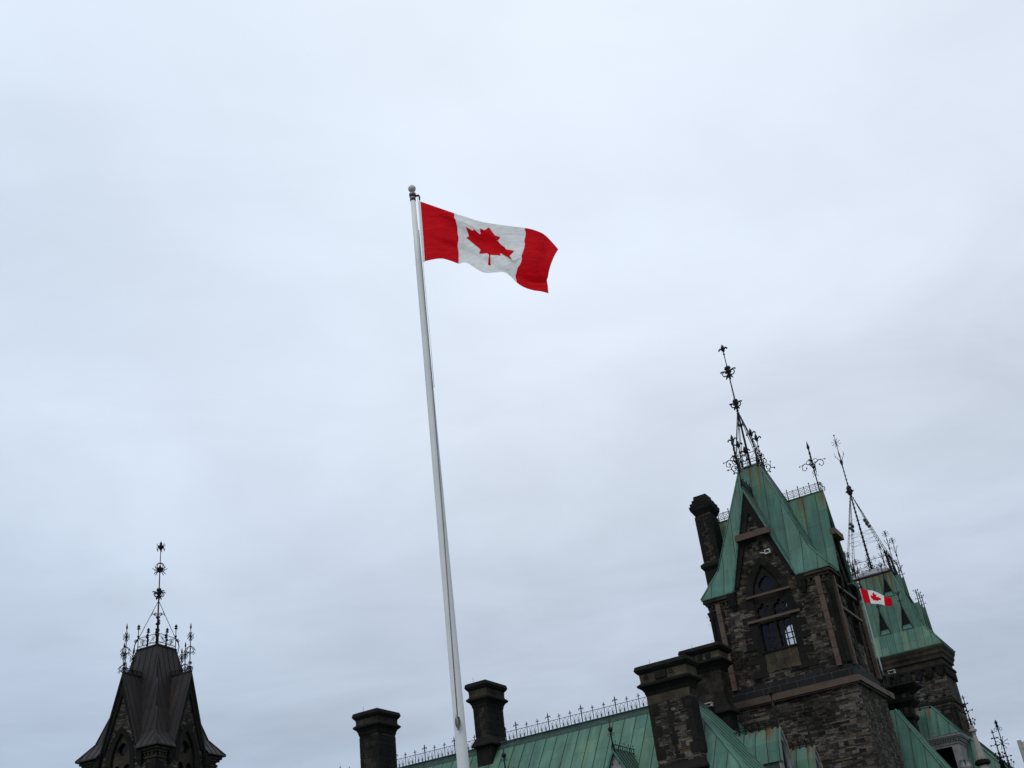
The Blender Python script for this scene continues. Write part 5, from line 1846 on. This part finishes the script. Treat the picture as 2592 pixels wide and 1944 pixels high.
# corbelled stack carrying the small flagpole
sk = MB()
sa, sb = -17.6, 86.2
sk.levels(sa, sb, [(0.75, 0.6, 12), (0.75, 0.6, 16.6), (0.95, 0.8, 16.8), (0.95, 0.8, 17.0), (0.8, 0.65, 17.05), (0.8, 0.65, 17.55), (1.25, 0.95, 17.9), (1.3, 1.0, 18.1), (0.95, 0.7, 18.15), (0.95, 0.7, 18.5), (1.6, 1.1, 18.9), (1.7, 1.2, 19.02), (1.65, 1.15, 19.14), (1.2, 0.8, 19.2)], 0)
for (hx, hy, z0_, z1_) in ((0.82, 0.67, 17.1, 17.5), (0.97, 0.72, 18.2, 18.48)):
    for x in (-0.5, 0.1, 0.6):
        sk.box(sa + x * hx - 0.13, sa + x * hx + 0.13, sb - hy, sb - hy + 0.1, z0_, z1_, 1)
sk.build('chimney', ['sooty', 'moulding'], rw)

# small flag on its own pole
SP = E1 * -18.02 + E2 * 85.5
sfp = flagpole('flagpole', 'slim white flagpole rising from a dark stone stack before the far tower', (SP.x, SP.y, 20.1), 6.85, 0.055, 0.04, 0.075, 'flagpoles', 'pole_grey')
az2 = math.atan2(SP.x, SP.y)
rv2 = Vector((math.cos(az2), -math.sin(az2), 0))
fv2 = Vector((math.sin(az2), math.cos(az2), 0))
sub = lambda L: [(x + 0.085, z) for x, z in L]
T2 = sub([(-0.064, 26.585), (0.175, 26.449), (0.431, 26.309), (0.65, 26.235), (0.826, 26.16), (1.146, 25.923), (1.473, 25.625), (1.72, 25.469), (1.966, 25.312)])
M2 = sub([(-0.09, 26.033), (0.166, 25.893), (0.427, 25.774), (0.60, 25.72), (0.78, 25.65), (1.069, 25.489), (1.387, 25.236), (1.657, 25.095), (1.906, 25.021)])
B2 = sub([(-0.08, 25.475), (0.149, 25.384), (0.422, 25.272), (0.58, 25.21), (0.79, 25.155), (1.078, 25.06), (1.354, 24.897), (1.611, 24.781), (1.874, 24.764)])
kz = 1.006


def lift(L):
    return [(x * kz, (z - 1.7) * kz + 1.7 - 19.1) for x, z in L]


make_flag('flag', 'small maple leaf flag in front of the green roof of the far tower', (SP.x, SP.y, 19.1), rv2, fv2, lift(T2), lift(M2), lift(B2),
          lambda u, v: (0.14 * math.sin(u * 5.5 + 1.2 * v) * u + 0.25 * u, 0, 0), 'maple leaf flags', 40, 20, None, 0.28)
security_camera('small white camera beside the foot of the slim flagpole on the dark stack', -17.35, 85.4, 19.95, 1.25)
st_ = MB()
st_.lathe(-18.02, 85.5, [(0.22, 19.1), (0.14, 19.3), (0.13, 19.9), (0.17, 19.95), (0.10, 20.1)], 8)
st_.tube([(-17.35, 85.75, 19.1), (-17.35, 85.75, 19.95)], 0.04, 6)
for i in range(5):
    curl(st_, (-17.6 + 0.25 * i, 85.6, 19.3), 1, 0, 0.16, 0.03)
st_.build('camera_post', 'iron', rw)

# ------------------------------------------------------------------ far tower with lucarnes
FA, FB, FY = -20.1, 102.5, 0.55
ft = thing('lucarne_tower', 'far stone tower with small lucarnes in a rust streaked green roof and an iron crown', 'tower', (FA, FB, 0), local=True)
ft.scale = (1, FY, 1)
w_ = MB()
w_.levels(0, 0, [(3.92, 3.75, 0), (3.92, 3.75, 22.9)], 0)
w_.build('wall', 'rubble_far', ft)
w_ = MB()
w_.levels(0, 0, [(3.94, 3.8, 22.9), (3.98, 3.9, 23.55), (4.15, 4.15, 23.6), (4.15, 4.15, 23.85), (4.3, 4.3, 24.05), (4.3, 4.3, 24.25), (4.45, 4.45, 24.5), (4.45, 4.45, 24.72)], 0)
w_.build('cornice', 'moulding', ft)
w_ = MB()
for k in range(4):
    w_.T = rot4(k)
    for i in range(9):
        x = -3.6 + 0.9 * i
        w_.prism([(x - 0.3, 22.9), (x - 0.3, 22.55), (x - 0.18, 22.25), (x, 22.12), (x + 0.18, 22.25), (x + 0.3, 22.55), (x + 0.3, 22.9)], 'y', -4.1, -3.7, 0)
    for pr, za_, zb_ in ((0.13, 19.95, 20.2), (0.07, 19.4, 19.5), (0.26, 22.92, 23.1)):
        w_.box(-3.75 - pr + 0.001 * k, 3.75 + pr - 0.001 * k, (-3.75 if k % 2 == 0 else -3.92) - pr, -3.7, za_, zb_, 0)
    for sx in (-1, 1):
        for i in range(12):
            ln = 0.5 if i % 2 else 0.85
            hx_, hy_ = (3.92, 3.75) if k % 2 == 0 else (3.75, 3.92)
            x0_, x1_ = sorted((sx * (hx_ + 0.02), sx * (hx_ - ln)))
            w_.box(x0_, x1_, -hy_ - 0.02, -hy_ + 0.1, 14.2 + 0.45 * i, 14.62 + 0.45 * i, 0)
w_.T = None
w_.build('stone_dressing', 'sooty', ft)
for k in range(2):
    w_ = MB(rot4(k))
    for x in (0.5, 2.2) if k == 0 else (-2, 0, 2):
        ot, it = arch(x, 0.75, 17.0, 18.4, 19.2), arch(x, 0.45, 17.003, 18.4, 18.9)
        y_ = -3.75 if k == 0 else -3.92
        w_.panel(ot, [it], y_ - 0.1, y_ + 0.03, 0)
        w_.panel(it, [], y_ - 0.02, y_ - 0.008, 1)
    w_.build('window', ['buff', 'dark'], ft)
FL = [(4.5, 24.73), (3.35, 26.55), (1.7, 32.2)]
r_ = MB()
for k in range(4):
    T = rot4(k)
    for i in range(2):
        (h0, za_), (h1, zb_) = FL[i], FL[i + 1]
        r_.slope([T((-h0, -h0, za_)), T((h0, -h0, za_)), T((h1, -h1, zb_)), T((-h1, -h1, zb_))], 0, ztop=32.2, rib=0.62)
        r_.tube([T((-h0, -h0, za_ + .02)), T((-h1, -h1, zb_ + .02))], 0.07, 6, 1)
r_.levels(0, 0, [(4.3, 4.3, 24.62), (4.5, 4.5, 24.64), (4.51, 4.51, 24.726)], 1, False)
r_.levels(0, 0, [(1.74, 1.74, 32.12), (1.84, 1.84, 32.2), (1.84, 1.84, 32.3), (1.5, 1.5, 32.34)], 2)
r_.lathe(0, 0, [(1.9 * math.cos(a), 32.3 + 0.75 * math.sin(a)) for a in [math.pi / 2 * i / 8 * 0.999 for i in range(9)]], 20, 3)
froof = r_.build('roof', ['copper_far', 'copper_edge', 'lead_edge', 'lead_grey'], ft)


def lucarne(k, x, zb_, H):
    hr = 3.35 + (1.7 - 3.35) * (zb_ - 26.55) / (32.2 - 26.55)
    yf = -hr - 0.12
    yb = -hr + 0.9
    b_ = MB(rot4(k))
    hw = 0.44
    za_ = zb_ + H
    for s in (-1, 1):
        b_.slope([rot4(0)(p) for p in ((x, yf, za_), (x + s * (hw + 0.07), yf, zb_ - 0.15), (x + s * (hw + 0.07), yb, zb_ - 0.15), (x, yb, za_))], 0, ztop=32.2)
        V = [(x, yf, za_ + 0.02), (x + s * (hw + 0.07), yf, zb_ - 0.15), (x + s * (hw - 0.02), yf, zb_ - 0.15), (x, yf, za_ - 0.3)]
        b_.mesh(V, [(0, 1, 2, 3)], 1)
    b_.prism([(x - hw, zb_ + 0.2), (x + hw, zb_ + 0.2), (x, za_ - 0.2)], 'y', yf + 0.20, yf + 0.24, 2)
    b_.mesh([(x - hw - 0.03, yf - 0.02, zb_ - 0.12), (x + hw + 0.03, yf - 0.02, zb_ - 0.12), (x + hw * 0.9, yf + 0.20, zb_ + 0.22), (x - hw * 0.9, yf + 0.20, zb_ + 0.22)], [(0, 1, 2, 3)], 3)
    o = b_.build('lucarne', ['copper_far', 'lead_edge', 'dark', 'copper_edge'], ft)
    f = MB(rot4(k))
    f.tube([(x, yf + 0.05, za_ - 0.1), (x, yf + 0.05, za_ + 1.15)], [0.045, 0.03], 5)
    for i in range(6):
        a = 2 * math.pi * i / 6
        dx, dy = math.cos(a), math.sin(a)
        f.tube([(x, yf + .05, za_ + 0.75), (x + dx * 0.12, yf + .05 + dy * 0.12, za_ + 0.95), (x + dx * 0.22, yf + .05 + dy * 0.22, za_ + 1.05)], 0.02, 4)
        f.ball((x + dx * 0.22, yf + .05 + dy * 0.22, za_ + 1.07), 0.045, 5)
        if i % 2 == 0:
            f.tube([(x, yf + .05, za_ + 0.25), (x + dx * 0.22, yf + .05 + dy * 0.22, za_ + 0.3)], 0.02, 4)
            f.ball((x + dx * 0.22, yf + .05 + dy * 0.22, za_ + 0.3), 0.05, 5)
    f.build('finial', 'iron', o)


for k in (0, 1):
    for x in (-1.95, 0.0, 1.95):
        lucarne(k, x, 26.75, 2.1)
    for x in (-1.1, 1.1):
        lucarne(k, x, 30.05, 1.75)


def mast_three(ms):
    for i in range(26):
        z_ = 33.2 + i * 0.42
        if z_ < 43.8:
            r0 = 0.10 - 0.055 * (z_ - 33.2) / 10.6
            ms.lathe(0, 0, [(r0, z_), (r0 * 1.7, z_ + 0.08), (r0, z_ + 0.18)], 8)
    ms.lathe(0, 0, [(0.08, 40.4), (0.22, 40.6), (0.3, 40.85), (0.22, 41.1), (0.26, 41.25), (0.08, 41.5)], 10)
    for i in range(8):
        a = 2 * math.pi * i / 8
        dx, dy = math.cos(a), math.sin(a)
        ms.tube([(dx * .2, dy * .2, 40.7), (dx * 0.36, dy * 0.36, 40.95), (dx * 0.4, dy * 0.4, 40.8)], 0.04, 4)
        if i % 2 == 0:
            ms.tube([(0, 0, 43.9), (dx * 0.2, dy * 0.2, 44.3), (dx * 0.42, dy * 0.42, 44.65), (dx * 0.42, dy * 0.42, 45.0)], [0.04, 0.03, 0.024, 0.02], 4)
            ms.ball((dx * 0.42, dy * 0.42, 44.65), 0.06, 5)
    ms.lathe(0, 0, [(0.05, 43.5), (0.12, 43.8), (0.16, 44.0), (0.05, 44.2)], 8)
    star(ms, 0, 0, 46.0, 0.42, 0.022, 8)
    ms.ball((0, 0, 46.8), 0.09, 6)


def far_crown():
    hz, z, zk = 1.72, 32.32, 40.5
    cr_ = MB()
    for k in range(4):
        cr_.T = rot4(k)
        for zz_ in (0.5, 1.35):
            cr_.tube([(-hz, -hz, z + zz_), (hz, -hz, z + zz_)], 0.024, 4)
        n = 5
        for i in range(n):
            x = -hz + 2 * hz * (i + 0.5) / n
            for zz_ in (0.5, 1.35):
                for s in (-1, 1):
                    cr_.tube([(x, -hz, z + zz_), (x + s * 0.1, -hz, z + zz_ + 0.14), (x + s * 0.22, -hz, z + zz_ + 0.12)], 0.016, 4)
                cr_.tube([(x, -hz, z + zz_), (x, -hz, z + zz_ + 0.32)], 0.016, 4)
                for s in (-1, 1):
                    cr_.tube([(x, -hz, z + zz_ - 0.3), (x + s * 0.14, -hz, z + zz_)], 0.013, 4)
            cr_.tube([(x, -hz, z), (x, -hz, z + 0.5)], 0.016, 4)
        star(cr_, 0, -hz, z + 0.95, 0.33, 0.022, 8, True, ((1, 0),))
        cr_.tube([(0, -hz, z), (0, -hz, z + 1.9)], 0.025, 4)
    cr_.T = None
    c = cr_.build('cresting', 'iron', froof)
    for sx, sy in ((-1, -1), (1, -1), (1, 1), (-1, 1)):
        for kx, ky, H in ((0.0, 0.0, 3.2), (0.8, 0.0, 2.2)):
            f = MB()
            x, y = sx * (hz + 0.55 - kx), sy * (hz + 0.55 - ky)
            f.tube([(sx * hz, sy * hz, z - 0.2), (x, y, z + 0.5), (x, y, z + H)], [0.035, 0.03, 0.022], 5)
            star(f, x, y, z + H, 0.28, 0.02, 8, True)
            for i in range(4):
                a = math.pi / 2 * i
                dx, dy = math.cos(a), math.sin(a)
                f.tube([(x, y, z + H - 1.3), (x + dx * 0.1, y + dy * 0.1, z + H - 0.95), (x + dx * 0.26, y + dy * 0.26, z + H - 0.62)], 0.022, 4)
                f.ball((x + dx * 0.26, y + dy * 0.26, z + H - 0.6), 0.045, 5)
            f.lathe(x, y, [(0.03, z + H - 1.6), (0.08, z + H - 1.4), (0.03, z + H - 1.2)], 6)
            f.build('finial', 'iron', c)
        fn = MB()
        a, b_ = Vector((sx * hz, sy * hz, 0)), Vector((sx * (hz - 1.0), sy * (hz - 1.0), 0))
        n2 = Vector((-sy, sx, 0)).normalized() * 0.04
        out = Vector((sx, sy, 0)).normalized()
        for s in (-1, 1):
            P_ = [a + out * 0.35 + Vector((0, 0, z - 0.2)), a + out * 0.02 + Vector((0, 0, z - 0.2)), a - out * 0.05 + Vector((0, 0, z + 1.9)), a + out * 0.05 + Vector((0, 0, z + 1.85))]
            fn.face([p + n2 * s for p in P_])
        for i in range(4):
            P_ = [a + out * 0.35 + Vector((0, 0, z - 0.2)), a + out * 0.02 + Vector((0, 0, z - 0.2)), a - out * 0.05 + Vector((0, 0, z + 1.9)), a + out * 0.05 + Vector((0, 0, z + 1.85))]
            p, q = P_[i], P_[(i + 1) % 4]
            fn.face([p - n2, p + n2, q + n2, q - n2])
        curl(fn, tuple(a + out * 0.3 + Vector((0, 0, z + 1.2))), out.x, out.y, 0.2, 0.035)
        fn.tube([a + out * 0.05 + Vector((0, 0, z + 1.8)), a + out * 0.45 + Vector((0, 0, z + 1.0)), a + out * 0.75 + Vector((0, 0, z + 0.1))], 0.035, 4)
        fn.build('crown_bracket', 'iron', c)
    ms = MB()
    ms.tube([(0, 0, 32.8), (0, 0, zk), (0, 0, 46.8)], [0.10, 0.065, 0.022], 8)
    mast_three(ms)
    ms.build('spire', 'iron', froof)
    for sx, sy in ((-1, -1), (1, -1), (1, 1), (-1, 1)):
        st = MB()
        A = Vector((sx * hz, sy * hz, z + 1.6))
        Bt = Vector((sx * 0.05, sy * 0.05, zk))
        nrm = Vector((-sy, sx, 0)).normalized()
        inn = Vector((-sx, -sy, 0)).normalized()
        for s in (-1, 1):
            st.tube([A + nrm * s * 0.12, A.lerp(Bt, 0.5) + nrm * s * 0.08, Bt], 0.024, 5)
        for i in range(1, 20):
            p = A.lerp(Bt, i / 20)
            st.ball(tuple(p - inn * 0.05), 0.045, 5)
        for f_ in (0.5, 0.56):
            q = A.lerp(Bt, f_)
            curl(st, tuple(q), inn.x, inn.y, 0.2, 0.035, up=1)
            curl(st, tuple(q), inn.x, inn.y, 0.2, 0.035, up=-1)
            st.ball(tuple(q + inn * 0.22), 0.08, 6)
        st.build('stay', 'iron', froof)
    for f_ in (0.28, 0.4, 0.62):
        tie = MB()
        q = [Vector((sx * hz, sy * hz, z + 1.6)).lerp(Vector((0, 0, zk)), f_) for sx, sy in ((-1, -1), (1, -1), (1, 1), (-1, 1), (-1, -1))]
        tie.tube(q, 0.013, 4)
        if f_ < 0.5:
            tie.tube([q[0], q[2]], 0.011, 4)
            tie.tube([q[1], q[3]], 0.011, 4)
        tie.build('tie_wire', 'iron', froof)


far_crown()

# ------------------------------------------------------------------ pale block at the right edge
ob = thing('office_building', 'pale ribbed office block showing at the right edge of the skyline', 'building', (-20, 222, 0))
b_ = MB()
b_.levels(-11.5, 226, [(15.4, 8, 0), (15.4, 8, 32.3)], 0)
for i in range(14):
    b_.box(-26.9 + 1.9 * i, -26.2 + 1.9 * i, 217.7, 218.1, 0, 32.6, 1)
b_.build('wall', ['office', 'concrete'], ob)
